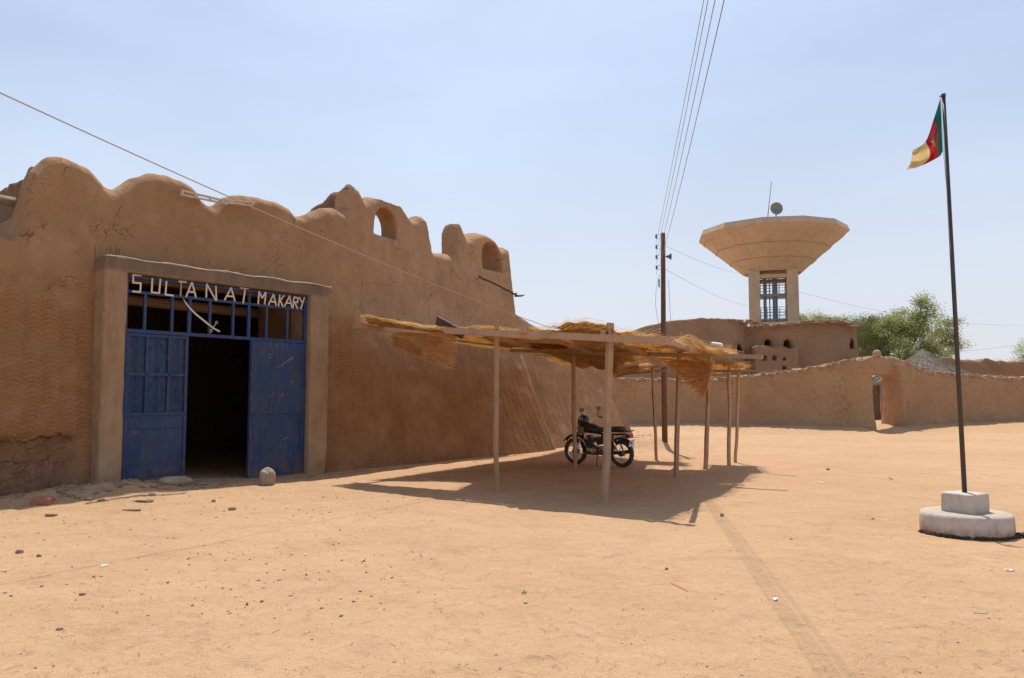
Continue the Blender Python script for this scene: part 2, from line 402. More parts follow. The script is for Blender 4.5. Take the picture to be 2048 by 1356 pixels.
def wood(name, c1, c2, rough=.8, ring=1.0):
    m = Mat(name, rough, spec=.2); g = m.n('TexCoord')
    n = m.n('ObjectInfo'); mp = m.n('Mapping'); m.L(g.outputs['Object'], mp.inputs[0]); mp.inputs['Scale'].default_value = (6, 6, .8)
    b = m.mix(m.rng(m.noise(mp.outputs[0], 5, 5, .7), .3, .7), c1, c2)
    b = m.mix(m.rng(m.noise(m.coord(), 3, 3), .5, .75, 0, .5), b, tuple(k * .6 for k in c2))
    b = m.mix(m.M('MULTIPLY', n.outputs['Random'], .35), b, tuple(k * .62 for k in c1))
    m.color(b); m.bump(m.noise(mp.outputs[0], 9, 5, .7), .006); return m.m
M_WOOD = wood('weathered_wood', (.52, .345, .22), (.40, .255, .16))
M_DARKWOOD = wood('dark_wood', (.13, .10, .08), (.08, .06, .05))
M_POLE = wood('utility_wood', (.20, .115, .075), (.12, .07, .048))
M_BRANCH = wood('branch_bark', (.26, .19, .14), (.16, .115, .085))

def straw(name, c1, c2, trans=.35, glow=(.85, .42, .10)):
    m = Mat(name, .75, spec=.25); g = m.n('NewGeometry'); v = m.coord()
    b = m.mix(g.outputs['Random Per Island'], c1, c2)
    b = m.mix(m.rng(m.noise(v, 5, 4), .4, .75, 0, .55), b, tuple(k * .55 for k in c2))
    m.color(b)
    t = m.n('BsdfTranslucent'); m.put(m.mix(.35, b, glow), t.inputs[0])
    q = m.n('MixShader'); q.inputs[0].default_value = trans; m.L(m.b.outputs[0], q.inputs[1]); m.L(t.outputs[0], q.inputs[2])
    m.L(q.outputs[0], m.out.inputs[0]); return m.m
M_STRAW = straw('straw', (.72, .52, .26), (.55, .37, .16), .5)
M_STRAWH = straw('hanging_straw', (.74, .50, .24), (.60, .36, .15), .68, (.98, .60, .26))
M_MATSHEET = straw('mat_weave', (.58, .35, .13), (.47, .27, .09), .36)
M_THATCH = straw('grey_thatch', (.24, .195, .15), (.13, .10, .075), .05)
M_DRYGRASS = straw('dry_grass', (.6, .42, .2), (.45, .3, .13), .2)

def flat(name, c, rough=.5, metal=0., spec=.5, var=0.0, dust=0.0):
    m = Mat(name, rough, metal, spec); b = c; v = m.coord()
    if var: b = m.mix(m.rng(m.noise(v, 9, 5, .65), .4, .75, 0, var), b, tuple(k * .5 for k in c))
    if dust: b = m.mix(m.rng(m.noise(v, 4, 5), .35, .7, dust * .3, dust), b, (.36, .25, .17))
    m.color(b); m.bump(m.noise(v, 40, 3), .0008); return m.m
def blue_paint():
    m = Mat('blue_paint', .55, spec=.4); v = m.coord()
    b = m.mix(m.rng(m.noise(v, 1.6, 5), .3, .7), (.018, .057, .165), (.012, .038, .115))
    b = m.mix(m.rng(m.noise(m.coord(scale=(1, 1, .3)), 4, 6, .7), .45, .75, 0, .8), b, (.075, .075, .08))
    b = m.mix(m.rng(m.noise(m.coord(scale=(1, 1, 2.5)), 14, 5, .7), .60, .72, 0, .6), b, (.17, .13, .10))
    b = m.mix(m.rng(m.voro(distort(m, m.coord(scale=(1, 1, .4)), 5, .2), 6, 'F1'), 0, .045, .8, 0), b, (.34, .36, .38))
    b = m.mix(m.rng(m.noise(v, 9, 3), .66, .74, 0, .85), b, (.20, .075, .035))
    zz = m.xyz()[2]; b = m.mix(m.M('MULTIPLY', m.rng(zz, 0, .5, 1, 0), m.rng(m.noise(v, 5, 5), .4, .65)), b, (.15, .10, .07))
    b = m.mix(m.rng(m.noise(m.coord(scale=(3, 3, .25)), 9, 4, .7), .58, .70, 0, .6), b, (.11, .12, .135))
    m.color(b); m.bump(m.noise(v, 3, 4), .02); m.bump(m.noise(v, 50, 3), .002); return m.m
M_BLUE = blue_paint()
M_LETTER = flat('letter_paint', (.74, .64, .55), .6, var=.3, dust=.15)
M_RUSTLET = flat('stained_letter_paint', (.42, .26, .15), .6, var=.3)
M_RUST = flat('rust', (.20, .08, .04), .8, var=.5)
M_CHALK = flat('chalk', (.42, .42, .43), .9)
M_CHALKM = flat('chalk_on_plaster', (.50, .40, .31), .9)
M_BLACK = flat('black_paint', (.018, .018, .02), .35, dust=.04)
M_BLACKM = flat('black_metal', (.02, .02, .022), .45, dust=.06)
M_SEAT = flat('black_vinyl', (.02, .02, .022), .45, dust=.12)
M_OLIVE = flat('olive_plastic', (.16, .13, .07), .5, var=.2, dust=.3)
M_RUBBER = flat('rubber', (.018, .017, .017), .8, dust=.18)
M_CHROME = flat('chrome', (.75, .76, .8), .12, 1.0, dust=.03)
M_ENGINE = flat('engine_metal', (.075, .07, .066), .4, .6, dust=.15)
M_RED = flat('red_lens', (.40, .02, .015), .2)
M_PLATE = flat('plate_white', (.62, .68, .78), .4)
M_PLATEB = flat('plate_blue', (.05, .10, .40), .4)
M_GLASS = flat('lens_glass', (.45, .5, .55), .05, 0, 1.0)
M_STEEL = flat('blue_grey_steel', (.20, .27, .33), .5, .3, var=.2)
M_DISH = flat('dish_grey', (.22, .24, .23), .6, var=.3)
M_FLAGPOLE = flat('flagpole_paint', (.032, .028, .028), .45, dust=.08)
M_ROPE = flat('tan_rope', (.46, .36, .28), .9)
M_WIRE = flat('wire_grey', (.24, .24, .26), .5); M_THIN = flat('thin_wire_grey', (.42, .42, .45), .5)
M_CERAM = flat('insulator', (.10, .11, .13), .3)
M_BRICK = flat('red_brick', (.40, .15, .075), .9, var=.4, dust=.15)
M_STONE = concrete('stone', (.44, .34, .24), (.32, .235, .16), (.20, .14, .10), 4)
M_LADDER = flat('ladder_wood', (.62, .50, .38), .8, var=.4)
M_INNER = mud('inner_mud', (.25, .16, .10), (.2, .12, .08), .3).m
M_PAPER = flat('white_paper', (.8, .78, .75), .7)
M_YLEAF = flat('yellow_leaf', (.45, .36, .06), .7)
M_TEAL = flat('plastic_scrap', (.10, .22, .26), .4)
M_SOOT = flat('dark_soil', (.07, .038, .024), 1.0, var=.4)
M_MORTAR = flat('mortar_line', (.66, .53, .43), .9, var=.3)

# ------------------------------------------------------------------ ground
WBASE_T = [-7, -2, -.5, 0, 2, 4, 6, 9, 12, 18]; WBASE_Z = [.05, .05, .14, .13, .03, -.06, -.02, 0, .02, .12]
PED = at(1929, 983, 9.5); PED.z = 0; PED.x = 5.455; PED.y = 9.52
def gz(x, y):
    x = np.asarray(x, float); y = np.asarray(y, float)
    z = .030 * fbm(x * .16, y * .16, 0, 11, 3) + .022 * fbm(x * .8, y * .8, 0, 5, 3)
    near = np.clip((26 - y) / 10, 0, 1)
    z = z + near * .014 * fbm(x * 2.4, y * 1.9, 0, 8, 3)
    t = (x - WO.x) * WT.x + (y - WO.y) * WT.y; q = -((x - WO.x) * WN.x + (y - WO.y) * WN.y)   # q: distance in front
    zb = np.interp(t, WBASE_T, WBASE_Z); k = np.clip(1 - (q - .2) / 1.9, 0, 1); k = np.where(q < .2, 1, k) * np.where((t > -12) & (t < 22) & (q > -9), 1, 0)
    z = z * (1 - .6 * k) + zb * k * k * (3 - 2 * k)
    lump = np.exp(-((t + .35) / .7) ** 2 - ((q - .75) / .5) ** 2); z = z + lump * (.07 + .09 * fbm(x * 3.5, y * 3.5, 0, 3, 4))
    z = z + np.exp(-((t + 2) / 1.6) ** 2 - ((q - .5) / .45) ** 2) * (.06 + .08 * fbm(x * 4, y * 4, 0, 4, 3))
    # earth heap by the utility pole
    z = z + .42 * np.exp(-((x - 4.15) / .7) ** 2 - ((y - 23.6) / .8) ** 2) * (1 + .6 * fbm(x * 3, y * 3, 0, 9, 4))
    z = z + .10 * np.exp(-((x - 6.5) / 2.2) ** 2 - ((y - 27.5) / 1.2) ** 2) * (1 + .9 * fbm(x * 2, y * 2, 0, 9, 3))
    # banks at the courtyard wall
    yw = np.where(x < 15.6, 38.3 - (x - 4) * .37, 36.5 + (x - 17.4) * .28)
    dd = yw - y; z = z + np.where((x > 2) & (x < 40), .28 * np.clip(1 - (dd - .3) / 2.4, 0, 1) ** 1.6 * (1 + .35 * fbm(x * .9, y * .9, 0, 6, 3)), 0)
    # scoured hollow round the flag plinth
    r = np.hypot(x - PED.x + .12, y - PED.y + .15); z = z - .06 * np.clip(1.15 - r, 0, .5) / .5
    return z
def gzf(x, y): return float(gz(x, y))
def axis(fine0, fine1, h, lo, hi):
    a = list(np.arange(fine0, fine1, h)); s = h; p = a[-1]
    while p < hi: s = min(s * 1.09, 400); p += s; a.append(p)
    s = h; p = a[0]
    while p > lo: s = min(s * 1.09, 400); p -= s; a.insert(0, p)
    return np.array(a)
gx = axis(-8.5, 9.5, .05, -3000, 3000); gy = axis(2.5, 18, .05, -3000, 4000)
GX, GY = np.meshgrid(gx, gy, indexing='ij'); GZ = gz(GX, GY)
GZ = GZ + np.where(GY < 19, .006 * fbm(GX * 8, GY * 6, 0, 21, 3), 0)
rf = random.Random(12)
for c in range(30):                                  # trails of half-filled footprints
    x, y = rf.uniform(-7, 8), rf.uniform(3, 15); a = rf.uniform(0, 6.28); m_ = rf.randint(5, 12)
    for k in range(m_):
        a += rf.gauss(0, .12); x += math.cos(a) * .62; y += math.sin(a) * .62; s_ = .09 * (-1) ** k
        cx0, cy0 = x - math.sin(a) * s_, y + math.cos(a) * s_
        i0, i1 = np.searchsorted(gx, [cx0 - .4, cx0 + .4]); j0, j1 = np.searchsorted(gy, [cy0 - .4, cy0 + .4])
        if i1 <= i0 or j1 <= j0: continue
        dx, dy = GX[i0:i1, j0:j1] - cx0, GY[i0:i1, j0:j1] - cy0; u = dx * math.cos(a) + dy * math.sin(a); v = -dx * math.sin(a) + dy * math.cos(a); e = (u / .14) ** 2 + (v / .065) ** 2
        GZ[i0:i1, j0:j1] += rf.uniform(.5, 1) * (-.016 * np.exp(-e) + .006 * np.exp(-(np.sqrt(e) - 1.7) ** 2 * 3))
nxx, nyy = GX.shape; ii = np.arange(nxx * nyy).reshape(nxx, nyy)
Q = np.stack([ii[:-1, :-1], ii[1:, :-1], ii[1:, 1:], ii[:-1, 1:]], -1).reshape(-1, 4)
ground = np_mesh('ground', np.stack([GX, GY, GZ], -1).reshape(-1, 3), Q, M_SAND); tag(ground, kind='structure')

# ------------------------------------------------------------------ palace (entrance wall, parapet, hall)
palace = empty('mud_palace', WO, WA, label='large mud-plastered palace front with scalloped parapet and arched openings', cat='building')
TOPPX = [(-160, 455), (-60, 470), (0, 460), (28, 467), (45, 440), (62, 385), (75, 345), (105, 314), (130, 313), (160, 322), (185, 335), (200, 350), (215, 370), (232, 381), (250, 373), (275, 357), (305, 349), (340, 352),
         (370, 361), (393, 374), (403, 392), (415, 406), (432, 412), (446, 406), (458, 393), (475, 389), (500, 388), (530, 394), (560, 402), (580, 415), (590, 428), (610, 434), (625, 427), (645, 418),
         (665, 419), (690, 430), (697, 384), (704, 364), (713, 370), (721, 385), (729, 397), (739, 395), (750, 388), (766, 384), (779, 387), (797, 396), (806, 403), (813, 419), (824, 439), (829, 441), (839, 437), (846, 430),
         (850, 430), (853, 432), (856, 450), (858, 492), (861, 503), (878, 507), (900, 511), (908, 513), (912, 478), (916, 450), (922, 440), (937, 476), (945, 474), (958, 467), (969, 463), (982, 467), (992, 473), (998, 485), (1003, 498), (1010, 498), (1020, 491), (1029, 495)]
tt_, tz_ = [], []
def ytop(px): return np.interp(px, [0, 600, 800, 1030], [.35, .45, .95, 1.15])
for px, py in TOPPX:
    a, b = on_wall(px, py, float(ytop(px))); tt_.append(a); tz_.append(b)
T_END = tt_[-1] + .02
tt_ += [T_END + .05, T_END + .3, T_END + .9, T_END + 1.8, T_END + 3.2, T_END + 4.6, T_END + 6, T_END + 6.5]
tz_ += [4.7, 4.1, 3.9, 3.6, 3.1, 2.55, 2.1, 1.9]
T_LAST = T_END + 5.6
def face_y(t, z):
    fl = np.clip((t - 4.4) / 3.2, 0, 1); fl = fl * fl * (3 - 2 * fl)
    y = .12 + .045 * z                                        # plain part, set behind the portal
    k = np.clip((t - 9.0) / 1.6, 0, 1); yr = -.28 - .26 * k + (.30 + .15 * k) * np.minimum(z, 2.8) + .12 * np.maximum(z - 2.8, 0)
    y = y * (1 - fl) + yr * fl
    ext = np.clip((t - (T_END - .35)) / .5, 0, 1)
    y = y * (1 - ext) + (-.26 + .425 * np.minimum(z, 2.8) + .3 * np.maximum(z - 2.8, 0)) * ext
    return y
TG = on_wall(950, 500, 1.1)[0]
def face_noise(x, z):
    a = np.clip((x - 8.5) / 1.5, 0, 1)
    return .05 * fbm(x * .7, z * .7, 0, 31, 2) + (1 - a) * (.010 * fbm(x * 2, z * 2, 0, 35, 2) + .012 * fbm(x * 3, z * 3, 0, 32, 2))
def build_palace_wall():
    h = .05; X, Y, Z = grid3(-7.0, T_LAST + .8, -1.1, 2.6, -.45, 6.5, h)
    nzs = face_noise(X, Z)
    yf = face_y(X, Z) + nzs
    top = np.interp(X, tt_, tz_) + .08 * fbm(X * 1.8, Y * 1.8, 0, 33, 4) + .035 * fbm(X * 7, Y * 5, 0, 38, 2)
    back = np.where(Z > 4.45, yf + .62 + .06 * fbm(X * 1.3, Z * 1.3, 0, 34, 2), 2.1)
    back = np.where(X > T_END + .1, 2.1 + 0 * Z, back)
    back = back + np.where(Z > 4.45, .42 * np.clip((X - TG) * 3, 0, 1), 0)
    half = np.maximum((back - yf) / 2, .3); top = top + .03 - np.where(X < T_END + .1, .17 * np.clip(((Y - yf - half) / half) ** 2, 0, 1.5), 0)
    f = smax(smax(yf - Y, Y - back, .14), (Z - top) * .8, .075)
    f = smax(f, (X - (T_LAST - .45 - .03 * Z)) + .03 * fbm(Y * 2, Z * 2, 0, 3, 2), .1)
    # open arches through the parapet
    def arch(cx, w0, zb, zt, tilt=0.0):
        k = np.clip((Z - zb) / (zt - zb), 0, 1); ww = w0 * np.sqrt(np.clip(1 - k ** 3, .0, 1)) 
        return np.maximum(np.maximum(np.abs(X - cx - tilt * k) - ww, zb - Z - .0), Z - zt)
    for (l, r_, tp, bt, yy) in ((736, 790, 415, 474, .95), (961, 1000, 484, 541, 1.15)):
        a0, _ = on_wall(l, bt, yy); a1, _ = on_wall(r_, bt, yy); _, z1 = on_wall((l + r_) / 2, tp, yy); _, z0 = on_wall((l + r_) / 2, bt, yy)
        a = arch((a0 + a1) / 2, (a1 - a0) / 2, z0, z1, .1 if l < 900 else 0)
        f = smax(f, -a, .08)
    # opening for the gate
    g = np.maximum(np.maximum(-.2 - X, X - 4.05), Z - 3.8) + 0 * Y
    f = np.maximum(f, -g)
    # eroded foot
    foot = np.clip((.95 + .35 * fbm(X * 1.2, Z * 0 + .3, 0, 40, 2) - Z) * 8, 0, 1) * np.clip((-.5 - X) * 5, 0, 1)
    f = f + foot * (.06 + .10 * fbm(X * 4, Z * 4, Y * 2, 41, 4)) - np.clip(.5 - Z, 0, .8) * .25 * np.clip((-.5 - X) * 5, 0, 1)
    def snap(P):                                     # front face vertices onto the exact face
        x, y, z = P.T; e = face_y(x, z) + face_noise(x, z)
        k = (np.abs(y - e) < .07) & (z < np.where(x < 4.6, 3.7, 4.3)) & (z < np.interp(x, tt_, tz_) - .35) & (x < T_LAST - .03 * z - .75) & ((x < -.5) | (x > 4.3) | (z > 4)) & ((x > -.35) | (z > 1.7))
        P = P.copy(); P[:, 1] = np.where(k, e, y); return P
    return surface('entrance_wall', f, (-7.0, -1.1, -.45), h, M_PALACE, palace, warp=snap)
build_palace_wall()
def cross_wall(name, t0, t1, prof, y0, seed):        # rough wall running back from the front, seen on its flank
    h = .08; X, Y, Z = grid3(t0 - .6, t1 + .6, y0 - .4, prof[-1][0] + .5, 3.3, 6.8, h)
    top = np.interp(Y, [p[0] for p in prof], [p[1] for p in prof])
    f = smax(smax(t0 - X, X - t1, .1), Z - top, .18); f = smax(f, y0 - Y, .12); f = np.maximum(f, Y - prof[-1][0]); f = np.maximum(f, 3.5 - Z)
    f = f + .16 * fbm(X * 2.2, Y * 2.2, Z * 2.2, seed, 4) + .10 * fbm(X * 6, Y * 6, Z * 6, seed + 3, 2)
    return surface(name, f, (t0 - .6, y0 - .4, 3.3), h, M_ROUGH, palace)
ta, za = on_wall(75, 345, .7); tb, zb_ = on_wall(700, 370, 1.0)
cross_wall('parapet_return', ta - .08, ta + .5, [(.4, za + .02), (1.1, za + .12), (2.0, za - .02), (3.2, za - .3), (5, za - .8), (7, za - 1.2)], .5, 50)
cross_wall('parapet_return', tb - .10, tb + .22, [(.5, zb_ + .02), (1.1, zb_ + .05), (1.8, zb_ - .22), (2.3, zb_ - .36), (2.8, zb_ - .6), (3.1, zb_ - .95), (3.8, zb_ - 1.7)], .92, 51)
hall = MB(); hall.box((1.9, 5.2, 4.25), (13.6, 6.8, .28)); hall.build('roof', M_ROUGH, palace)
for c, d in (((1.9, 8.6, 2.0), (13.9, .3, 4.7)), ((-4.85, 5.2, 1.9), (.3, 6.5, 4.4)), ((8.6, 5.2, 1.9), (.3, 6.5, 4.4)), ((6.6, 3.2, 1.9), (.3, 2.4, 4.2)), ((-1.2, 3.2, 1.9), (.3, 2.4, 4.2))):
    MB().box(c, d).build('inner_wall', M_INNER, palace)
MB().tube([(-.6, 2.6, 3.55), (4.6, 2.5, 3.5)], .11, 10).build('ceiling_beam', M_WOOD, palace)
MB().tube([(-.6, 1.5, 3.86), (4.6, 1.5, 3.84)], .10, 10).build('ceiling_beam', M_WOOD, palace)
# portal
def portal():
    h = .032; X, Y, Z = grid3(-.75, 4.75, -.35, .85, -.5, 4.2, h)
    o = 3.93 + .02 * fbm(X * 3, Y, 0, 60, 2)
    fx0 = -.40 + .0 * Z; f = smax(smax(smax(-.39 - X, X - 4.33, .05), -.10 - Y, .05), Y - .6, .03); f = smax(f, Z - o, .05)
    hole = np.maximum(np.maximum(-.005 - X, X - 3.835), Z - 3.675) + 0 * Y
    f = smax(f, -hole, .03) - .010 * fbm(X * 2.2, Y * 2.2, Z * 2.2, 61, 4) + .012 * fbm(X * 1.1, Y * 1.1, Z * 1.1, 62, 3)
    f = f + np.clip((X - 3.8) * 10, 0, 1) * np.clip(.3 - Z, 0, 1) * .08
    return surface('portal', f, (-.75, -.35, -.5), h, M_PORTAL, palace)
po = portal()
# uneven mortar line along the top of the lintel
pts = [(-.4 + 4.75 * i / 60, -.115 + .01 * R.uniform(-1, 1), 3.915 + .018 * math.sin(i * .5) * R.uniform(.3, 1)) for i in range(61)]
MB().tube(pts, [.008 + .006 * R.random() for _ in pts], 5).build('mortar_ridge', M_MORTAR, palace, True)
for px, top in ((190, 490), (212, 494), (221, 492), (232, 493), (237, 497)):
    t, z0 = on_wall(px, 510, .0); _, z1 = on_wall(px, top, .0)
    MB().tube([(t, .0, 3.85), (t + R.uniform(-.01, .01), .0, z1)], .008, 6).build('rebar', M_RUST, palace)
MB().box((1.92, .35, -.16), (3.83, 1.3, .30)).build('threshold', M_PORTAL, palace)

# ------------------------------------------------------------------ gate
gate = empty('entrance_gate', WO, WA, label='blue steel double gate with barred transom and white SULTANAT MAKARY lettering', cat='gate')
Yg = .06
def gbar(mb, x0, z0, x1, z1, w_=.05, d=.05, y=Yg): mb.bar((x0, y, z0), (x1, y, z1), d, w_, up=(0, -1, 0) if abs(x1 - x0) > abs(z1 - z0) else (0, -1, 0))
fr = MB()
def hb(mb, x0, x1, z, w_, d, y): mb.box(((x0 + x1) / 2, y, z), (x1 - x0, d, w_))
def vb(mb, x, z0, z1, w_, d, y): mb.box((x, y, (z0 + z1) / 2), (w_, d, z1 - z0))
vb(fr, .035, -.05, 3.665, .06, .07, Yg); vb(fr, 3.797, -.12, 3.665, .06, .07, Yg)
hb(fr, .066, 3.766, 3.635, .055, .066, Yg); hb(fr, .066, 3.766, 2.70, .06, .066, Yg)
fr.build('frame', M_BLUE, gate)
MB().box((1.915, Yg, 3.375), (3.70, .045, .05)).build('lettering_rail', M_BLUE, gate)
for x in (.378, .878, 1.212, 1.62, 2.11, 2.457, 2.86, 3.36):
    b = MB(); vb(b, x, 2.731, 3.349, .048 if x not in (1.212, 2.457) else .06, .04, Yg); b.build('transom_bar', M_BLUE, gate)
b = MB(); vb(b, 2.457, 3.401, 3.607, .05, .04, Yg); b.build('transom_bar', M_BLUE, gate)
# left leaf
lf = MB(); zb0 = .14
for x in (.10, 1.175): vb(lf, x, zb0, 2.66, .055, .05, Yg)
for z in (2.635, .165, 1.27): hb(lf, .128, 1.147, z, .05, .046, Yg)
hb(lf, .128, 1.147, 1.96, .045, .044, Yg)
for x in (.44, .845): vb(lf, x, 1.296, 2.609, .045, .04, Yg - .002)
left_leaf = lf.build('gate_leaf', M_BLUE, gate); left_leaf['label'] = 'closed left gate leaf with grid of bars above plain sheet'
MB().box((.637, Yg + .03, 1.95), (1.02, .008, 1.37)).build('panel', M_BLUE, left_leaf)
MB().box((.637, Yg + .0, .72), (1.02, .008, 1.05)).build('panel', M_BLUE, left_leaf)
MB().box((.637, Yg - .014, 1.02), (1.02, .012, .006)).build('weld_seam', M_BLUE, left_leaf)
MB().box((.637, Yg - .012, .42), (1.02, .012, .02)).build('weld_seam', M_BLUE, left_leaf)
for x in (.27, .64, 1.01):
    for z0, z1 in ((1.30, 1.94), (1.98, 2.60)):
        s = MB(); zc = (z0 + z1) / 2; y = Yg - .005; wq = .14 if x != .64 else .19
        s.tube([(x, y, z0), (x, y, z1)], .006, 6)
        if x == .64:
            s.tube([(x - wq, y, zc), (x, y, z1 - .02), (x + wq, y, zc), (x, y, z0 + .02), (x - wq, y, zc)], .006, 6)
        else:
            s.tube([(x - wq, y, zc), (x + wq, y, zc)], .006, 6)
            for q in (-1, 1):
                s.tube([(x + q * (.02 + .05 * math.sin(k * math.pi / 8)), y, z1 - .02 - (zc - z0 - .06) * k / 8 * 1.0) for k in range(9)], .0055, 5)
                s.tube([(x + q * (.02 + .05 * math.sin(k * math.pi / 8)), y, z0 + .02 + (zc - z0 - .06) * k / 8 * 1.0) for k in range(9)], .0055, 5)
        s.build('scroll_bar', M_BLUE, left_leaf)
# right leaf, slightly ajar outwards
def rl(x, y, z):
    a = math.radians(4.5); dx = 3.77 - x; return (3.77 - dx * math.cos(a), Yg - .01 - dx * math.sin(a) + y, z)
def rbox(x0, x1, z0, z1, y0, y1):
    V = [rl(x, y, z) for x in (x0, x1) for y in (y0, y1) for z in (z0, z1)]
    return MB().add(V, [(0, 1, 3, 2), (4, 6, 7, 5), (0, 4, 5, 1), (2, 3, 7, 6), (0, 2, 6, 4), (1, 5, 7, 3)])
rm = rbox(2.43, 2.48, -.02, 2.665, -.02, .03)
for a in (rbox(3.71, 3.765, -.02, 2.665, -.02, .03), rbox(2.483, 3.707, 2.62, 2.663, -.018, .028), rbox(2.483, 3.707, -.02, .03, -.018, .028)): rm.add(a.V, a.Fc)
right_leaf = rm.build('gate_leaf', M_BLUE, gate); right_leaf['label'] = 'plain scratched blue sheet leaf hanging ajar at the right'
rbox(2.44, 3.765, 1.23, 2.65, -.034, -.023).build('panel', M_BLUE, right_leaf)
rbox(2.484, 3.706, .035, 1.225, -.010, 0.0).build('panel', M_BLUE, right_leaf)
rbox(2.50, 3.70, 1.205, 1.228, -.02, -.012).build('weld_seam', M_BLUE, right_leaf)
for px, py, r_ in ((587, 763, .038), (566, 790, .042)):
    t, z = on_wall(px, py, -.05); c = rl(t, -.037, z)
    MB().lathe([(.0, 0), (r_, .0), (r_ * .8, -.006), (0, -.008)], c, 14, 'y').build('rust_patch', M_RUST, right_leaf)
for x, z0, z1 in ((2.445, 1.5, 1.62), (2.44, .78, .92), (2.44, 1.95, 2.03)):
    rbox(x - .012, x + .02, z0, z1, -.04, -.036).build('rust_patch', M_RUST, right_leaf)
def zoomed(x, y): return 160 + x / 2.511, 480 + y / 2.511
# chalk scrawl
ck = MB()
for i, (x, y) in enumerate([(1020, 632), (1029, 622), (1040, 618), (1050, 608), (1060, 602), (1070, 597), (1078, 592)]):
    p = [on_wall(*zoomed(x + a, y + b_), -.08) for a, b_ in ((-3, 3), (1, -8), (5, 0), (2, 4))]
    ck.tube([rl(t, -.0365, z) for t, z in p], .0032, 4)
for x, y in ((1040, 1000), (1052, 995), (960, 590), (955, 575)):
    p = [on_wall(*zoomed(x + a, y + b_), -.08) for a, b_ in ((-6, 3), (0, -3), (6, 1))]
    ck.tube([rl(t, -.0365 if y < 900 else -.013, z) for t, z in p], .0028, 4)
ck.build('chalk_scrawl', M_CHALK, right_leaf)['kind'] = 'stuff'
ck = MB()
for st in ([(1190, 540), (1195, 580), (1205, 545), (1210, 580)], [(1175, 612), (1200, 640), (1210, 610)], [(1180, 690), (1195, 650), (1208, 695), (1180, 690)], [(1185, 640), (1205, 640)]):
    ck.tube([(on_wall(*zoomed(a, b_), -.11)[0], -.112, on_wall(*zoomed(a, b_), -.11)[1]) for a, b_ in st], .003, 4)
ck.build('chalk_marks', M_CHALKM, palace)['kind'] = 'stuff'
LET = {'S': [(315, 177, 265, 175), (270, 177, 270, 213), (265, 213, 312, 217), (308, 217, 305, 260), (308, 261, 264, 257)],
 'U': [(367, 190, 363, 265), (359, 262, 404, 267), (407, 193, 400, 269)], 'L': [(438, 205, 432, 276), (429, 273, 473, 279)],
 'T1': [(512, 213, 508, 282)], 'T1b': [(498, 207, 539, 211)], 'A1': [(565, 211, 536, 285), (566, 211, 585, 288), (547, 259, 581, 262)],
 'N': [(640, 217, 637, 288), (639, 219, 686, 303), (685, 230, 688, 304)], 'A2': [(763, 238, 729, 302), (762, 238, 781, 307), (741, 281, 776, 284)],
 'T2': [(807, 240, 851, 243), (833, 243, 822, 318)], 'M': [(903, 256, 898, 321), (903, 258, 918, 292), (935, 261, 918, 292), (936, 260, 930, 323)],
 'A3': [(976, 271, 949, 326), (975, 271, 988, 329), (957, 308, 984, 311)], 'K': [(1007, 274, 1000, 333), (1029, 277, 1003, 310), (1008, 303, 1023, 336)],
 'A4': [(1056, 279, 1030, 333), (1055, 279, 1067, 339), (1039, 315, 1063, 318)], 'R': [(1078, 284, 1072, 343), (1075, 286, 1098, 291), (1098, 289, 1095, 313), (1097, 313, 1075, 312), (1080, 314, 1096, 345)],
 'Y': [(1104, 286, 1117, 313), (1131, 286, 1111, 347)]}
for k, st in LET.items():
    b = MB()
    for i, (x0, y0, x1, y1) in enumerate(st):
        a, c = on_wall(*zoomed(x0, y0), .0), on_wall(*zoomed(x1, y1), .0); yy = .022 - .0015 * i
        b.bar((a[0], yy, a[1]), (c[0], yy, c[1]), .004, .031, up=(0, -1, 0)) if False else b.bar((a[0], yy, a[1]), (c[0], yy, c[1]), .031, .005, up=(0, 1, 0))
    o = b.build('letter', M_RUSTLET if k == 'T1' else M_LETTER, gate); o['label'] = 'letter %s' % k[0] if k != 'T1' else 'rust stained upright of letter T'
sw = [on_wall(*zoomed(*p), 0) for p in ((521, 295), (535, 318), (556, 345), (585, 373), (620, 401), (655, 429), (680, 447), (704, 460))]
b = MB(); wd = [.006, .022, .03, .032, .032, .03, .026, .03]
V = []; Fc = []
for i, (t, z) in enumerate(sw):
    a = Vector((sw[min(i + 1, 7)][0] - sw[max(i - 1, 0)][0], 0, sw[min(i + 1, 7)][1] - sw[max(i - 1, 0)][1])).normalized(); nn = Vector((-a.z, 0, a.x)) * wd[i] / 2
    for y in (.012, .018): V += [Vector((t, y, z)) + nn, Vector((t, y, z)) - nn]
    if i: o = (i - 1) * 4; Fc += [(o, o + 1, o + 5, o + 4), (o + 2, o + 6, o + 7, o + 3), (o, o + 4, o + 6, o + 2), (o + 1, o + 3, o + 7, o + 5)]
b.add(V, Fc + [(0, 2, 3, 1), (28, 29, 31, 30)])
g0, g1 = on_wall(*zoomed(687, 414), 0), on_wall(*zoomed(660, 456), 0)
b.tube([(g0[0] - .01, .01, g0[1] - .02), (g1[0] + .01, .01, g1[1] + .02)], .006, 6)
b.torus((g0[0], .01, g0[1]), .022, .005, 14, 6); b.torus((g1[0], .01, g1[1]), .022, .005, 14, 6)
b.build('sword_emblem', M_LETTER, gate)

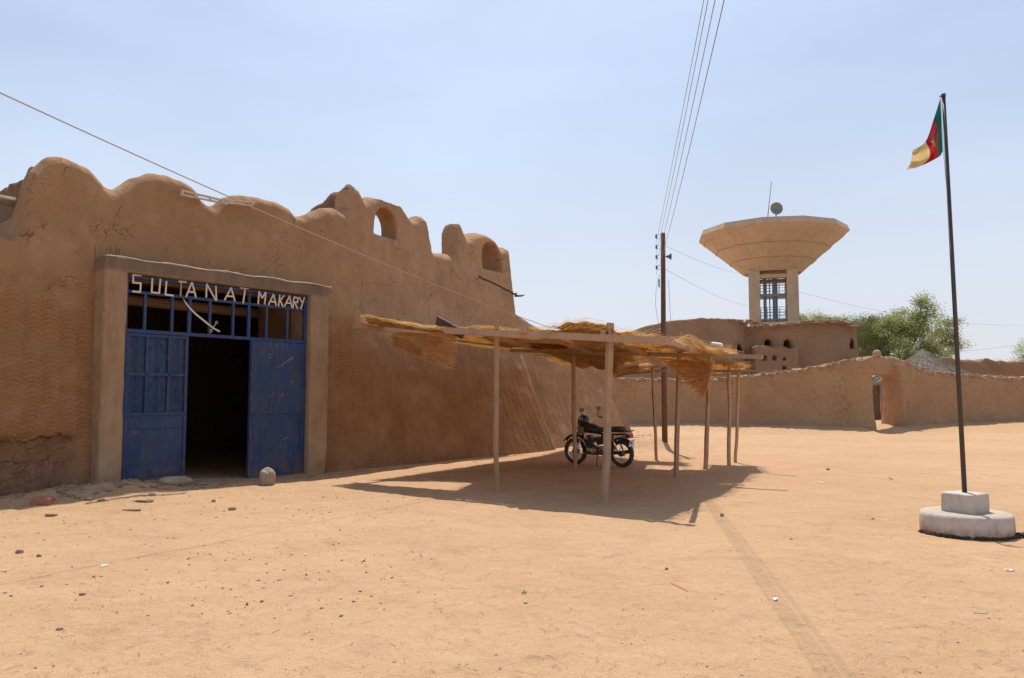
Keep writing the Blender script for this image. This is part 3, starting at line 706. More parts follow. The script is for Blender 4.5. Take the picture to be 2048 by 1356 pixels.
# ------------------------------------------------------------------ things on the palace
lad = empty('wooden_ladder', wall_world(*[on_wall(363, 386, .1)[0], .1, 0]), WA, label='pale broken wooden ladder lying across the parapet notch', cat='ladder')
def wl(px, py, y): t, z = on_wall(px, py, y); return wall_world(t, y, z)
for a, c in (((363, 381), (455, 403)), ((361, 389), (455, 408)), ((446, 399), (509, 405)), ((450, 405), (505, 411))):
    MB().bar(wl(*a, .2), wl(*c, .2), .035, .035).build('rail', M_LADDER, lad, world=True)
for a, c in (((365, 380), (364, 390)), ((391, 386), (391, 396)), ((421, 393), (421, 402)), ((446, 398), (446, 407)), ((480, 402), (479, 409)), ((506, 404), (505, 411))):
    MB().bar(wl(*a, .17), wl(*c, .17), .035, .03).build('rung', M_LADDER, lad, world=True)
p0 = at(46, 408, 13.0); p1 = at(-70, 386, 12.0)
MB().tube([p0 + (p0 - p1) * .3, p1], [.085, .075], 12).build('drain_spout', M_STONE, None)
o = bpy.data.objects['drain_spout']; tag(o, 'thick grey pipe jutting from the rough parapet at the far left', 'spout')
a, c = wl(958, 553, .55), wl(1036, 592, .7)
MB().bar(a, c, .05, .035, n=8, wob=.015).build('wooden_ledge', M_DARKWOOD); tag(bpy.data.objects['wooden_ledge'], 'thin dark branch ledge stuck in wall under the small arch', 'ledge')
MB().tube([c + Vector((-.1, 0, 0)), c + Vector((.10, -.05, .0)), c + Vector((.2, -.1, .02))], [.03, .03, .01], 6).build('branch_end', M_BRANCH, bpy.data.objects['wooden_ledge'])
for i in range(9):
    q = a.lerp(c, (i + .5) / 9); MB().rock(q + Vector((0, 0, .045)), (.10, .08, .05), 70 + i, 1).build('clod', M_CLOD, bpy.data.objects['wooden_ledge'])

# ------------------------------------------------------------------ courtyard wall, old mud buildings
def seg_dist(X, Y, a, b):
    dx, dy = b[0] - a[0], b[1] - a[1]; L = math.hypot(dx, dy); s = np.clip(((X - a[0]) * dx + (Y - a[1]) * dy) / L ** 2, 0, 1)
    return np.hypot(X - a[0] - s * dx, Y - a[1] - s * dy)
def XZ(px, py, Y): p = at(px, py, Y); return p.x, p.z
cw = [(1180, 757, 38.3), (1255, 757, 37.8), (1400, 759, 36.8), (1500, 750, 36), (1580, 742, 35.2), (1640, 732, 34.7), (1690, 721, 34.3), (1750, 713, 34.5), (1790, 716, 36.5), (1830, 731, 36.9), (1862, 742, 37.4), (1900, 747, 38), (1960, 751, 38.8), (2048, 755, 40), (2300, 757, 42)]
cx_ = [XZ(*c)[0] for c in cw]; cz_ = [XZ(*c)[1] for c in cw]
court = empty('courtyard_wall', (16, 36, 0), label='long mud courtyard wall with crumbling top rising over an arched doorway', cat='wall')
def build_court():
    h = .09; x0, y0, z0 = 3.2, 33.0, -.5; X, Y, Z = grid3(x0, 37, y0, 43.2, z0, 3.9, h)
    A = [(cx_[i], cw[i][2] + .3) for i in range(len(cw))]
    B = (XZ(1738, 800, 34.2)[0], 34.5); B0 = [A[i] for i in range(7)] + [B]
    C = [(XZ(1786, 800, 36.3)[0], 36.6), A[9], A[11], A[13], A[14]]
    d = None
    for P in (B0, C):
        for a, b in zip(P[:-1], P[1:]):
            q = seg_dist(X, Y, a, b); d = q if d is None else np.minimum(d, q)
    d = d - .30 - .12 * np.clip(1.2 - Z, 0, 1.2) ** 2
    lint = np.maximum(seg_dist(X, Y, B, C[0]) - .42, 2.50 - Z)
    f = smin(d, lint, .1)
    top = np.interp(X, cx_, cz_)
    f = smax(f, Z - top, .12)
    # corner post right of the doorway
    post = np.maximum(np.hypot(X - C[0][0] - .05, (Y - C[0][1] + .45) * .6) - .36, Z - 3.0); f = smin(f, np.maximum(post, Z - top), .15)
    rough = np.clip((Z - top + .35) / .3, 0, 1)
    f = f + .05 * fbm(X * .9, Y * .9, Z * .9, 81, 3) + rough * .13 * fbm(X * 3.2, Y * 3.2, Z * 3.2, 82, 3) + .04 * fbm(X * 3, Y * 3, Z * 3, 83, 2)
    f = f + .08 * np.clip(.35 - Z, 0, .3) * fbm(X * 2, Y * 2, 0, 84, 3) * 6
    return surface('wall', f, (x0 - 16, y0 - 36, z0), h, M_COURT, court)
build_court()
cl = MB()
for i in range(2600):
    x = R.uniform(4.5, 36); y = float(np.interp(x, cx_, [c[2] for c in cw])) + .3 + R.choice((-.34, -.3, -.2, 0, .15)) + R.uniform(-.04, .04); z = float(np.interp(x, cx_, cz_)) + .03 - .24 * R.random() ** 1.5 * (1 if y else 1)
    s = .03 + .11 * R.random() ** 2; cl.rock((x - 16, y - 36, z), (s * R.uniform(.8, 2), s, s * R.uniform(.4, .9)), i, 1, .45)
cl.build('crumbled_coping', M_CLOD, court)['kind'] = 'stuff'
MB().lathe([(0, -.19), (.12, -.16), (.19, -.02), (.17, .1), (.09, .18), (0, .2)], (0, 0, .2), 20).build('clay_pot', M_STONE, None, True)
o = bpy.data.objects['clay_pot']; q = at(1754, 714, 34.7); o.location = (q.x, q.y, q.z - .05); o.scale = (.95, .95, .95); tag(o, 'round clay pot upturned on the peak of the doorway arch', 'pot')

old = empty('old_mud_house', (14, 48, 0), label='old rough mud house with rounded corners and tiny dark openings', cat='building')
def build_old():
    h = .11; x0, y0, z0 = 1.5, 43.8, -.3; X, Y, Z = grid3(x0, 23.2, y0, 54, z0, 7.2, h)
    def rbx(cx, cy, hx, hy, r): 
        qx, qy = np.abs(X - cx) - hx + r, np.abs(Y - cy) - hy + r
        return np.minimum(np.maximum(qx, qy), 0) + np.hypot(np.maximum(qx, 0), np.maximum(qy, 0)) - r
    batter = .05 * (6 - Z)
    xr = XZ(1508, 700, 46)[0]; xe = XZ(1720, 700, 48)[0]
    t1 = np.interp(X, [XZ(p, 640, 46.5)[0] for p in (1180, 1240, 1285, 1330, 1400, 1508)], [XZ(0, y, 46.5)[1] for y in (690, 672, 655, 644, 638, 640)])
    b1 = smax(rbx(3 + (xr - 3) / 2, 49.6, (xr - 3) / 2, 3.9, 2.2) - batter, Z - t1, .12)
    t2 = np.interp(X, [XZ(p, 640, 47)[0] for p in (1508, 1530, 1600, 1660, 1700, 1720)], [XZ(0, y, 47)[1] for y in (652, 650, 642, 640, 643, 649)])
    b2 = smax(rbx((xr - 1 + xe) / 2, 50, (xe - xr + 1) / 2, 3.6, 2.6) - batter, Z - t2, .12)
    zl = XZ(0, 692, 46)[1]; xa, xb = XZ(1509, 0, 46)[0], XZ(1578, 0, 46)[0]
    b3 = np.maximum(np.maximum(np.maximum(xa - .5 - X, X - xb), Z - zl), 45.75 - Y); b3 = np.maximum(b3, Y - 48)
    f = smin(smin(b1, b2, .15), b3, .08)
    rough = np.clip((Z - np.minimum(t1 + 0 * X, 9) + .5), 0, 1)
    for px, py, w_, hh, Yq in ((1481, 699, .19, .62, 46), (1573, 689, .20, .55, 46.6), (1700, 687, .20, .58, 47.2), (1535, 687, .19, .42, 46.6), (1528, 715, .14, .3, 45.9), (1548, 716, .14, .28, 45.9), (1568, 718, .14, .28, 45.9), (1568, 735, .14, .25, 45.9)):
        x, z = XZ(px, py, Yq)
        k = np.clip((Z - z + hh / 2) / hh, 0, 1); ww = w_ * np.sqrt(np.clip(1.02 - k ** 3, 0, 1)) if px != 1535 else w_
        hole = np.maximum(np.maximum(np.abs(X - x) - ww, np.abs(Z - z) - hh / 2), Y - Yq - (1.4 if hh > .4 else .25))
        f = np.maximum(f, -hole)
    f = f + .10 * fbm(X * 1.1, Y * 1.1, Z * 1.1, 91, 3) + .10 * fbm(X * 3.4, Y * 3.4, Z * 3.4, 92, 2) * np.clip((Z - 5.4), .35, 1.3)
    return surface('wall', f, (x0 - 14, y0 - 48, z0), h, M_OLD, old)
build_old()
cl = MB()
for i in range(1500):
    px = R.uniform(1290, 1715); Yy = R.uniform(46.3, 49); 
    x, z = XZ(px, float(np.interp(px, [1180, 1285, 1330, 1400, 1508, 1530, 1600, 1660, 1720], [690, 655, 644, 638, 641, 650, 642, 640, 649])) + R.uniform(0, 6), 46.8)
    s = .04 + .14 * R.random() ** 2; cl.rock((x - 14, 46.8 + R.uniform(-1.0, .6) - 48, z - .05), (s * R.uniform(1, 2.4), s, s * .6), i, 1, .4)
cl.build('crumbled_coping', M_CLOD, old)['kind'] = 'stuff'
fw = empty('far_mud_wall', (33, 52, 0), label='dark crumbling mud wall with dry grass on top behind the right-hand yard', cat='wall')
def build_far():
    h = .14; x0, y0 = 27.0, 50.0; X, Y, Z = grid3(x0, 50, y0, 54.5, -.2, 4.6, h)
    top = np.interp(X, [27, 30, 34, 38, 50], [3.9, 4.0, 3.75, 3.6, 3.5]); f = smax(smax(51.2 - Y, Y - 52.2, .2), Z - top, .15); f = smax(f, 28.0 - X, .2)
    f = f + .3 * fbm(X * 1.5, Y * 1.5, Z * 1.5, 95, 4)
    return surface('wall', f, (x0 - 33, y0 - 52, -.2), h, M_OLD, fw)
build_far()
g = MB()
for i in range(500):
    x = R.uniform(-3.5, 6) + R.gauss(0, .4); y = R.uniform(-.9, 0); z = 3.55; hgt = R.uniform(.15, .6); a = R.uniform(-.2, .2)
    g.add([(x, y, z), (x + .02, y, z), (x + a + .01, y, z + hgt)], [(0, 1, 2)])
g.build('grass', M_DRYGRASS, fw)['kind'] = 'stuff'
# inner yard seen through the doorway
def low_wall(name, a, b, hgt, lab, seed, m):
    n = Vector((b[0] - a[0], b[1] - a[1], 0)); L = n.length; ang = math.atan2(n.y, n.x)
    o = empty(name, (a[0], a[1], 0), ang, label=lab, cat='wall'); h = .09
    X, Y, Z = grid3(-.3, L + .3, -.6, .6, -.3, hgt + .4, h)
    f = smax(smax(smax(-X, X - L, .1), np.abs(Y) - .22, .1), Z - hgt, .12) + .07 * fbm(X * 2, Y * 2, Z * 2, seed, 3)
    surface('wall', f, (-.3, -.6, -.3), h, m, o); return o
low_wall('yard_wall', (19.2, 43.5), (24.5, 43.3), 2.2, 'grey mud wall seen through the arched doorway', 96, M_ROUGH)
low_wall('yard_pier', (18.55, 39.4), (19.6, 39.2), 2.45, 'brown rough mud pier standing just inside the arched doorway', 97, M_OLD)

# ------------------------------------------------------------------ thatched hut
hut = empty('thatched_hut', (23.3, 44.2, .15), label='round hut with grey conical thatch behind the courtyard wall', cat='hut')
hb_ = MB(); hb_.lathe([(2.5, -.2), (2.45, 1.2), (2.4, 2.5)], n=28); hb_.build('wall', M_OLD, hut, True)
def hr(z): return np.interp(z, [2.05, 2.4, 2.9, 3.4, 3.8, 4.05], [3.35, 2.75, 1.75, .95, .38, .06])
hc = MB(); hc.lathe([(float(hr(z)) - .06, z) for z in (2.05, 2.4, 2.9, 3.4, 3.8, 4.05)], n=32); hc.build('roof', M_THATCH, hut, True)
g = MB()
for i in range(6500):
    a = R.uniform(0, 2 * math.pi); z = 4.1 - 2.05 * math.sqrt(R.random()); L = R.uniform(.3, .8); z1 = max(z - L * .55, 1.9); j = R.uniform(-.25, .25) / max(float(hr(z1)), .4)
    r0, r1 = float(hr(z)) + .01, float(hr(z1)) + R.uniform(0, .08); w_ = .018
    p0 = Vector((r0 * math.cos(a), r0 * math.sin(a), z)); p1 = Vector((r1 * math.cos(a + j), r1 * math.sin(a + j), z1 + .02)); t = Vector((-math.sin(a), math.cos(a), 0)) * w_
    g.add([p0 - t, p0 + t, p1 + t, p1 - t], [(0, 1, 2, 3)])
g.build('thatch', M_THATCH, hut)['kind'] = 'stuff'

# ------------------------------------------------------------------ water tower
TW = empty('water_tower', (at(1546, 600, 62).x, 62, 0), math.radians(-17), label='pale concrete water tower with faceted inverted cone tank', cat='water tower')
b = MB(); n = 12; a0 = math.radians(22)
b.lathe([(1.9, 11.32), (2.25, 11.25), (5.72, 14.22), (5.80, 14.30), (5.62, 14.72), (5.4, 14.76), (.01, 15.0)], n=n, a0=a0); b.build('tank', M_TOWER, TW)
for f_, off in ((.30, 0), (.62, 0), (.90, 0)):
    r_ = 2.25 + (5.72 - 2.25) * f_; z = 11.25 + 2.97 * f_
    V = []; Fc = []
    for j in range(n):
        a = a0 + 2 * math.pi * j / n
        for dr, dz in ((.02, -.03), (.035, .0), (.05, .035)): V.append(((r_ + dr) * math.cos(a), (r_ + dr) * math.sin(a), z + dz - .01))
    for j in range(n):
        for k in (0, 1): o = j * 3; q = (j + 1) % n * 3; Fc.append((o + k, q + k, q + k + 1, o + k + 1))
    MB().add(V, Fc).build('casting_seam', M_STONE if f_ < .9 else M_TOWER, TW)
for sx in (-1, 1):
    for sy in (-1, 1): MB().box((sx * 1.42, sy * 1.42, 5.68), (.85, .85, 11.35)).build('column', M_TOWER, TW)
for z in (11.0, 7.15):
    for s in (-1, 1):
        MB().box((0, s * 1.42, z - .14), (1.98, .7, .28) if z > 10 else (1.98, .82, .5)).build('cross_beam', M_TOWER, TW)
        MB().box((s * 1.42, 0, z - .14), (.7, 1.98, .28) if z > 10 else (.82, 1.98, .5)).build('cross_beam', M_TOWER, TW)
for z in (9.45, 7.5):
    MB().box((0, 0, z), (1.97, 1.97, .14 if z < 9 else .22)).build('platform', M_STEEL, TW)
    for yy in (-.95, .95):
        r_ = MB()
        for k in (.3, .55, .8, 1.0): r_.bar((-.95, yy, z + k), (.95, yy, z + k), .035)
        for k in range(5): r_.bar((-.95 + k * .475, yy, z + .1), (-.95 + k * .475, yy, z + 1.0), .035)
        r_.build('railing', M_STEEL, TW)
for x, y, rr in ((-.62, -.6, .13), (.12, -.7, .12), (.28, -.7, .06), (-.25, .2, .05), (.02, .2, .05)):
    MB().tube([(x, y, 6.9), (x, y, 11.1)], rr, 10).build('pipe', M_STEEL, TW)
base_t = Vector(TW.location)
ant = MB(); ant.tube([(0, 0, 0), (.36, 0, 2.9)], [.035, .02], 6); o = ant.build('antenna', M_WIRE); q = at(1535, 434, 58); o.location = (q.x, q.y, 14.8); tag(o, 'thin leaning mast antenna on top of the water tower', 'antenna')
ds = empty('satellite_dish', (at(1553, 430, 57.6).x, 57.6, 14.8), label='round grey dish antenna standing on the water tower rim', cat='satellite dish')
MB().lathe([(0, .14), (.2, .12), (.36, .05), (.47, -.06), (.455, -.07), (.35, .03), (.19, .1), (0, .12)], (0, 0, .72), 24, 'y').build('reflector', M_DISH, ds, True)
MB().tube([(0, .1, -.1), (0, .1, .6)], .05, 8).tube([(-.9, .1, .02), (.1, .1, .06)], .04, 6).build('mount', M_DISH, ds)
MB().tube([(0, -.04, .72), (0, -.5, .6)], .02, 6).build('feed_arm', M_DISH, ds)

# ------------------------------------------------------------------ trees
def leafm(name, c1, c2):
    m = Mat(name, .6, spec=.3); g = m.n('NewGeometry'); b = m.mix(g.outputs['Random Per Island'], c1, c2); m.color(b)
    t = m.n('BsdfTranslucent'); m.put(m.mix(.4, b, (.42, .48, .10)), t.inputs[0]); q = m.n('MixShader'); q.inputs[0].default_value = .45
    m.L(m.b.outputs[0], q.inputs[1]); m.L(t.outputs[0], q.inputs[2]); m.L(q.outputs[0], m.out.inputs[0]); return m.m
M_LEAF = leafm('leaf_green', (.25, .28, .11), (.36, .37, .17)); M_LEAF2 = leafm('leaf_pale', (.24, .26, .12), (.33, .34, .17))  # leaf colours lightened to stand in for distance haze
def tree(x, y, blobs, lab, grp=None, n=14000, m=M_LEAF, ls=.085, seed=0, th=1.5):
    rr = random.Random(seed); o = empty('leafy_tree', (x, y, 0), label=lab, cat='tree', group=grp)
    tips = []; tr = MB(); tr.tube([(0, 0, -.2), (.1, 0, th * .6), (.05, .1, th)], [.24, .18, .14], 8)
    for (bx, by, bz, rx, ry, rz) in blobs:
        c = Vector((bx, by, bz)); mid = Vector((bx * .4, by * .4, (bz + th) / 2)); tr.tube([(0.05, .1, th - .1), mid, c], [.10, .06, .03], 6)
        for k in range(max(6, int(rx * rz * 14))):
            while 1:
                p = Vector((rr.uniform(-1, 1), rr.uniform(-1, 1), rr.uniform(-1, 1)))
                if .25 < p.length < 1: break
            p *= (.72 + .42 * rr.random()); q = c + Vector((p.x * rx, p.y * ry, p.z * rz)); tips.append((q, rr.uniform(.16, .42)))
            if k % 2 == 0: tr.tube([c, c.lerp(q, .5) + Vector((0, 0, -.06)), q], [.025, .016, .007], 4, False)
    V = np.zeros((n, 4, 3)); 
    for i in range(n):
        q, s = tips[rr.randrange(len(tips))]; p = q + Vector((rr.gauss(0, s), rr.gauss(0, s), rr.gauss(0, s * .75)))
        u = Vector((rr.gauss(0, 1), rr.gauss(0, 1), rr.gauss(0, .6))).normalized(); v = u.cross(Vector((rr.gauss(0, 1), rr.gauss(0, 1), rr.gauss(0, 1)))).normalized()
        L = ls * rr.uniform(.7, 1.5); w_ = L * .5
        V[i] = [p - v * w_ * .5, p + u * L * .6, p + v * w_ * .5, p - u * L * .6]
    tr.build('trunk', M_BRANCH, o, True)
    np_mesh('crown', V.reshape(-1, 3), np.arange(n * 4).reshape(n, 4), m, o, False)
    return o
def bl(px, py, Y, rx, rz, base, ry=None):
    p = at(px, py, Y); return (p.x - base[0], p.y - base[1], p.z, rx, ry or rx, rz)
TB = (27.6, 56)
tree(*TB, [bl(1770, 672, 56, 1.9, 1.5, TB), bl(1820, 660, 56.5, 1.6, 1.5, TB), bl(1850, 632, 56, .9, 1.0, TB), bl(1846, 604, 56, .5, .6, TB), bl(1735, 700, 55, 1.6, 1.4, TB), bl(1800, 710, 55, 2.2, 1.2, TB), bl(1868, 700, 55, 1.5, 1.2, TB), bl(1800, 650, 56, 1.2, .9, TB), bl(1760, 655, 56, 1.0, .8, TB)],
     'large green tree with wispy top rising behind the thatched hut', n=44000, seed=1, ls=.1)
TB = (31.4, 58)
tree(*TB, [bl(1885, 668, 58, 1.2, 1.1, TB), bl(1905, 690, 58, .8, 1.1, TB), bl(1898, 645, 58, .7, .6, TB)], 'smaller sparse tree beside the flagpole line, right of the large tree', n=9000, m=M_LEAF2, seed=2)
TB = (24.5, 60)
tree(*TB, [bl(1690, 668, 60, 2.2, 1.1, TB), bl(1725, 655, 60, 1.6, .9, TB), bl(1735, 690, 60, 1.8, 1.3, TB)], 'green tree peeping over the old mud house roof, left of the large tree', n=22000, seed=3, ls=.1)
TB = (23.4, 64)
tree(*TB, [bl(1640, 638, 64, .9, .5, TB), bl(1660, 645, 64, 1.5, .6, TB), bl(1605, 640, 64, .6, .35, TB)], 'low bush-like treetop just right of the water tower shaft', n=7000, seed=4)
TB = (46.5, 70)
tree(*TB, [bl(2050, 715, 70, 1.2, .6, TB), bl(2070, 700, 70, 1.5, 1, TB)], 'small green tree at the far right edge behind the walls', n=5000, seed=5)
TB = (21.6, 50.5)
tree(*TB, [bl(1752, 765, 52, 1.5, .5, TB), bl(1740, 780, 52, 1.2, .6, TB)], 'low green shrub glimpsed through the arched doorway', n=4000, seed=6, th=.8)

# ------------------------------------------------------------------ utility pole and wires
UP = on_ground(1330, 899); UP = Vector((UP.x, UP.y, 0)); pz = at(1331, 480, UP.y).z
up = empty('utility_pole', (UP.x, UP.y, gzf(UP.x, UP.y)), label='brown timber utility pole with insulators on its left side', cat='utility pole')
MB().tube([(0, 0, -.3), (.0, 0, 3), (.03, 0, pz)], [.085, .075, .068], 12).build('pole', M_POLE, up, True)
insz = []
for py in (487, 508, 528, 549):
    z = at(1320, py, UP.y).z; insz.append(z)
    MB().lathe([(.0, -.06), (.035, -.05), (.02, -.02), (.045, 0), (.02, .02), (.035, .05), (0, .06)], (-.175, 0, z), 10).build('insulator', M_CERAM, up, True)
    MB().tube([(-.06, 0, z + .05), (-.17, 0, z + .075), (-.17, 0, z - .075), (-.06, 0, z - .05)], .007, 6).build('bracket', M_WIRE, up)
z = at(1340, 527, UP.y).z
MB().tube([(.07, 0, z), (.13, 0, z)], .015, 8).lathe([(.02, .12), (.045, .15), (.05, .2), (.10, .25), (.105, .26), (.02, .26)], (.0, 0, z), 14, 'x').build('lamp_head', M_CERAM, up)
MB().tube([(-.11, 0, insz[3] - .35), (-.11, -.02, insz[3] - .6)], .02, 6).build('cable_clamp', M_CERAM, up)
def cat(a, b, sag, n=24): return [a.lerp(b, i / n) + Vector((0, 0, -4 * sag * (i / n) * (1 - i / n))) for i in range(n + 1)]
for i, z in enumerate(insz):
    a = Vector((UP.x - .19, UP.y - .02, z)); e = Vector((-1.45 + (.2, .1, .05, 0)[i], -14, z + .1))
    o = MB().tube(cat(a, e,   .35 + .1 * i), .0042, 5, False).build('power_line', M_WIRE)
    tag(o, ['topmost', 'second', 'third', 'lowest'][i] + ' power line running from the utility pole overhead', 'power line', 'power lines from the pole over the square')
tl = Vector((at(1501, 548, 60.5).x, 60.5, at(1501, 548, 60.5).z)); tl2 = Vector((tl.x, 60.5, at(1501, 611, 60.5).z))
for a, e, lab in ((Vector((UP.x + .08, UP.y, at(1338, 491, UP.y).z)), tl, 'upper thin wire from the utility pole to the water tower'), (Vector((UP.x + .08, UP.y, at(1340, 538, UP.y).z)), tl2, 'lower thin wire from the utility pole to the water tower')):
    o = MB().tube(cat(a, e, .25), .006, 5, False).build('service_wire', M_THIN); tag(o, lab, 'wire')
a = at(1592, 582, 60.6); e = at(2300, 610, 95)
o = MB().tube(cat(a, e, 2.6, 40), .010, 5, False).build('service_wire', M_THIN); tag(o, 'long sagging wire from the water tower towards the right', 'wire')
o = MB().tube(cat(at(1900, 703, 75), at(2200, 650, 75), .5), .011, 5, False).build('service_wire', M_THIN); tag(o, 'faint low wire above the far mud wall, right of the flagpole', 'wire')
for x0, x1, lab, dz in ((1316, 1322, 'loose thin cable looping down left of the utility pole', 4.0), (1338, 1341, 'thin cable hanging just right of the utility pole', 2)):
    pp = [at(x, y, UP.y + .02) for x, y in ([(1319, 549), (1312, 580), (1311, 610), (1317, 648), (1324, 690), (1327, 760)] if x0 < 1320 else [(1337, 560), (1339, 600), (1342, 650), (1341, 700), (1335, 760)])]
    o = MB().tube(pp, .006, 5, False).build('hanging_cable', M_WIRE); tag(o, lab, 'cable')
# rope over the front
a = at(-120, 130, 7.2); e = at(1102, 656, 17.2)
o = MB().tube(cat(a, e, .12, 30), .0075, 6, False).build('tan_rope', M_ROPE); tag(o, 'tan rope stretched across the palace front to the straw shelter', 'rope')

# ------------------------------------------------------------------ flag and plinth
pd = empty('flag_plinth', (PED.x, PED.y, 0), label='whitewashed round plinth with square block carrying the flagpole', cat='plinth')
def disc():
    n = 72; b = MB(); V = []; Fc = []
    prof = [(.0, .205), (.3, .204), (.462, .202), (.489, .188), (.497, .15), (.502, .05), (.50, -.05), (.495, -.22)]
    rings = []
    for k, (r_, z) in enumerate(prof):
        for j in range(n):
            a = 2 * math.pi * j / n; q = 1 + .022 * float(fbm(math.cos(a) * 2, math.sin(a) * 2, z * 6, 5, 2)); V.append((r_ * q * math.cos(a), r_ * q * math.sin(a), z + .006 * float(fbm(math.cos(a) * 3, math.sin(a) * 3, r_ * 3, 6, 2))))
    for k in range(len(prof) - 1):
        for j in range(n): Fc.append((k * n + j, (k + 1) * n + j, (k + 1) * n + (j + 1) % n, k * n + (j + 1) % n))
    return b.add(V, Fc)
disc().build('round_base', M_WHITE, pd, True)
h = .013; X, Y, Z = grid3(-.34, .34, -.34, .34, .12, .50, h)
ca, sa = math.cos(math.radians(31)), math.sin(math.radians(31)); U, Vv = X * ca + Y * sa, -X * sa + Y * ca
f = smax(smax(np.abs(U) - .192, np.abs(Vv) - .192, .02), Z - .43, .02) + .012 * fbm(X * 6, Y * 6, Z * 6, 7, 4)
blk = surface('block', f, (-.34, -.34, .12), h, M_WHITE, pd)
g = MB()
for i in range(260):
    a = R.uniform(math.pi * .95, math.pi * 2.03); r_ = .502 + R.uniform(-.01, .025); s = R.uniform(.015, .05); x, y = r_ * math.cos(a), r_ * math.sin(a)
    g.rock((x, y, gzf(PED.x + x, PED.y + y) + R.uniform(0, .022)), (s * 1.5, s, s), i, 1, .35)
for i in range(50):
    s = R.uniform(.02, .05); x, y = .45 + R.gauss(0, .05), -.29 + R.gauss(0, .04); g.rock((x, y, gzf(PED.x + x, PED.y + y) + R.uniform(0, .04)), (s * 1.5, s, s), i, 1, .35)
g.build('dark_soil_edge', M_SOOT, pd)['kind'] = 'stuff'
pole_top = at(1887, 191, PED.y + .02); fp = empty('flagpole', (PED.x, PED.y, .42), label='tall thin black flagpole leaning slightly on its white plinth', cat='flagpole')
pt = pole_top - Vector(fp.location)
MB().tube([(0, 0, -.02), tuple(pt * .5), tuple(pt)], [.029, .026, .022], 12).build('pole', M_FLAGPOLE, fp, True)
MB().lathe([(.0, .03), (.026, .02), (.026, -.02)], tuple(pt), 12).tube([tuple(pt + Vector((0, 0, .0))), tuple(pt + Vector((-.05, 0, -.012)))], .008, 6).build('cap', M_FLAGPOLE, fp)
o = MB().tube([at(1881, 194, PED.y), at(1887, 305, PED.y), at(1893, 375, PED.y), at(1899, 470, PED.y), at(1912, 640, PED.y)], .0028, 5, False).build('halyard', M_ROPE, fp, world=True)
FLc = {0: [(1880.5, 197), (1882.5, 235), (1884, 270), (1885.5, 303)], 1: [(1867.5, 238), (1875, 255), (1875.5, 282), (1877, 314)],
       2: [(1851, 283), (1859, 300), (1858, 316), (1844, 331)], 3: [(1825, 301), (1823, 317), (1820, 328), (1812, 341)]}
def flag_pt(u, v, off=0):
    def cr(P, s):
        s *= 3; i = min(int(s), 2); f_ = s - i; P = [P[0] * 2 - P[1]] + list(P) + [P[3] * 2 - P[2]]; a, b_, c, d = P[i:i + 4]
        return .5 * ((2 * b_) + (c - a) * f_ + (2 * a - 5 * b_ + 4 * c - d) * f_ * f_ + (3 * b_ - a - 3 * c + d) * f_ ** 3)
    cols = [cr([Vector(p) for p in FLc[k]], v) for k in range(4)]
    p = cr(cols, u)
    Yd = PED.y + .16 * math.sin(u * 7.5 + v * 1.5) * min(u * 2, 1) - .22 * u + .05 * math.sin(v * 9 + u * 3) * u
    return at(p.x, p.y, Yd + off)
flag = empty('flag', tuple(flag_pt(0, .5)), label='green, red and yellow flag with gold star drooping from the flagpole', cat='flag')
def cloth(name, c):
    m = Mat(name, .8, spec=.2); v = m.coord(); b = m.mix(m.rng(m.noise(v, 4, 3), .3, .7, 0, .3), c, tuple(k * .75 for k in c)); m.color(b)
    t = m.n('BsdfTranslucent'); m.put(b, t.inputs[0]); q = m.n('MixShader'); q.inputs[0].default_value = .45
    m.L(m.b.outputs[0], q.inputs[1]); m.L(t.outputs[0], q.inputs[2]); m.L(q.outputs[0], m.out.inputs[0]); return m.m
CG, CR, CY, CS = cloth('flag_green', (.01, .12, .08)), cloth('flag_red', (.36, .02, .035)), cloth('flag_yellow', (.62, .50, .26)), cloth('flag_star', (.60, .40, .16))
for nm, u0, u1, m in (('green_band', 0, 1 / 3, CG), ('red_band', 1 / 3, 2 / 3, CR), ('yellow_band', 2 / 3, 1, CY)):
    V = []; Fc = []; N1, N2 = 10, 22
    for i in range(N1 + 1):
        for j in range(N2 + 1): V.append(flag_pt(u0 + (u1 - u0) * i / N1, j / N2 * (1 if u0 < .6 else 1)))
    for i in range(N1):
        for j in range(N2): o = i * (N2 + 1) + j; Fc.append((o, o + 1, o + N2 + 2, o + N2 + 1))
    o = MB().add(V, Fc).build(nm, m, flag, True, world=True)
UVG = [(u / 60, v / 30) for u in range(61) for v in range(31)]; UVP = [flag_pt(*q) for q in UVG]
def flag_near(px, py, off):
    t = ray(px, py).normalized(); o_ = Vector((0, 0, CAMZ)); best = min(UVP, key=lambda p: ((p - o_).normalized() - t).length)
    return at(px, py, best.y + off)
for off in (-.014, .014):
    V = [flag_near(1867.5, 285, off)]
    for k in range(10):
        a = math.pi * k / 5 - 1.75; r_ = 1 if k % 2 == 0 else .42; V.append(flag_near(1867.5 + 6.8 * r_ * math.cos(a), 285 + 13.5 * r_ * math.sin(a), off))
    MB().add(V, [(0, 1 + k, 1 + (k + 1) % 10) for k in range(10)]).build('star', CS, flag, world=True)

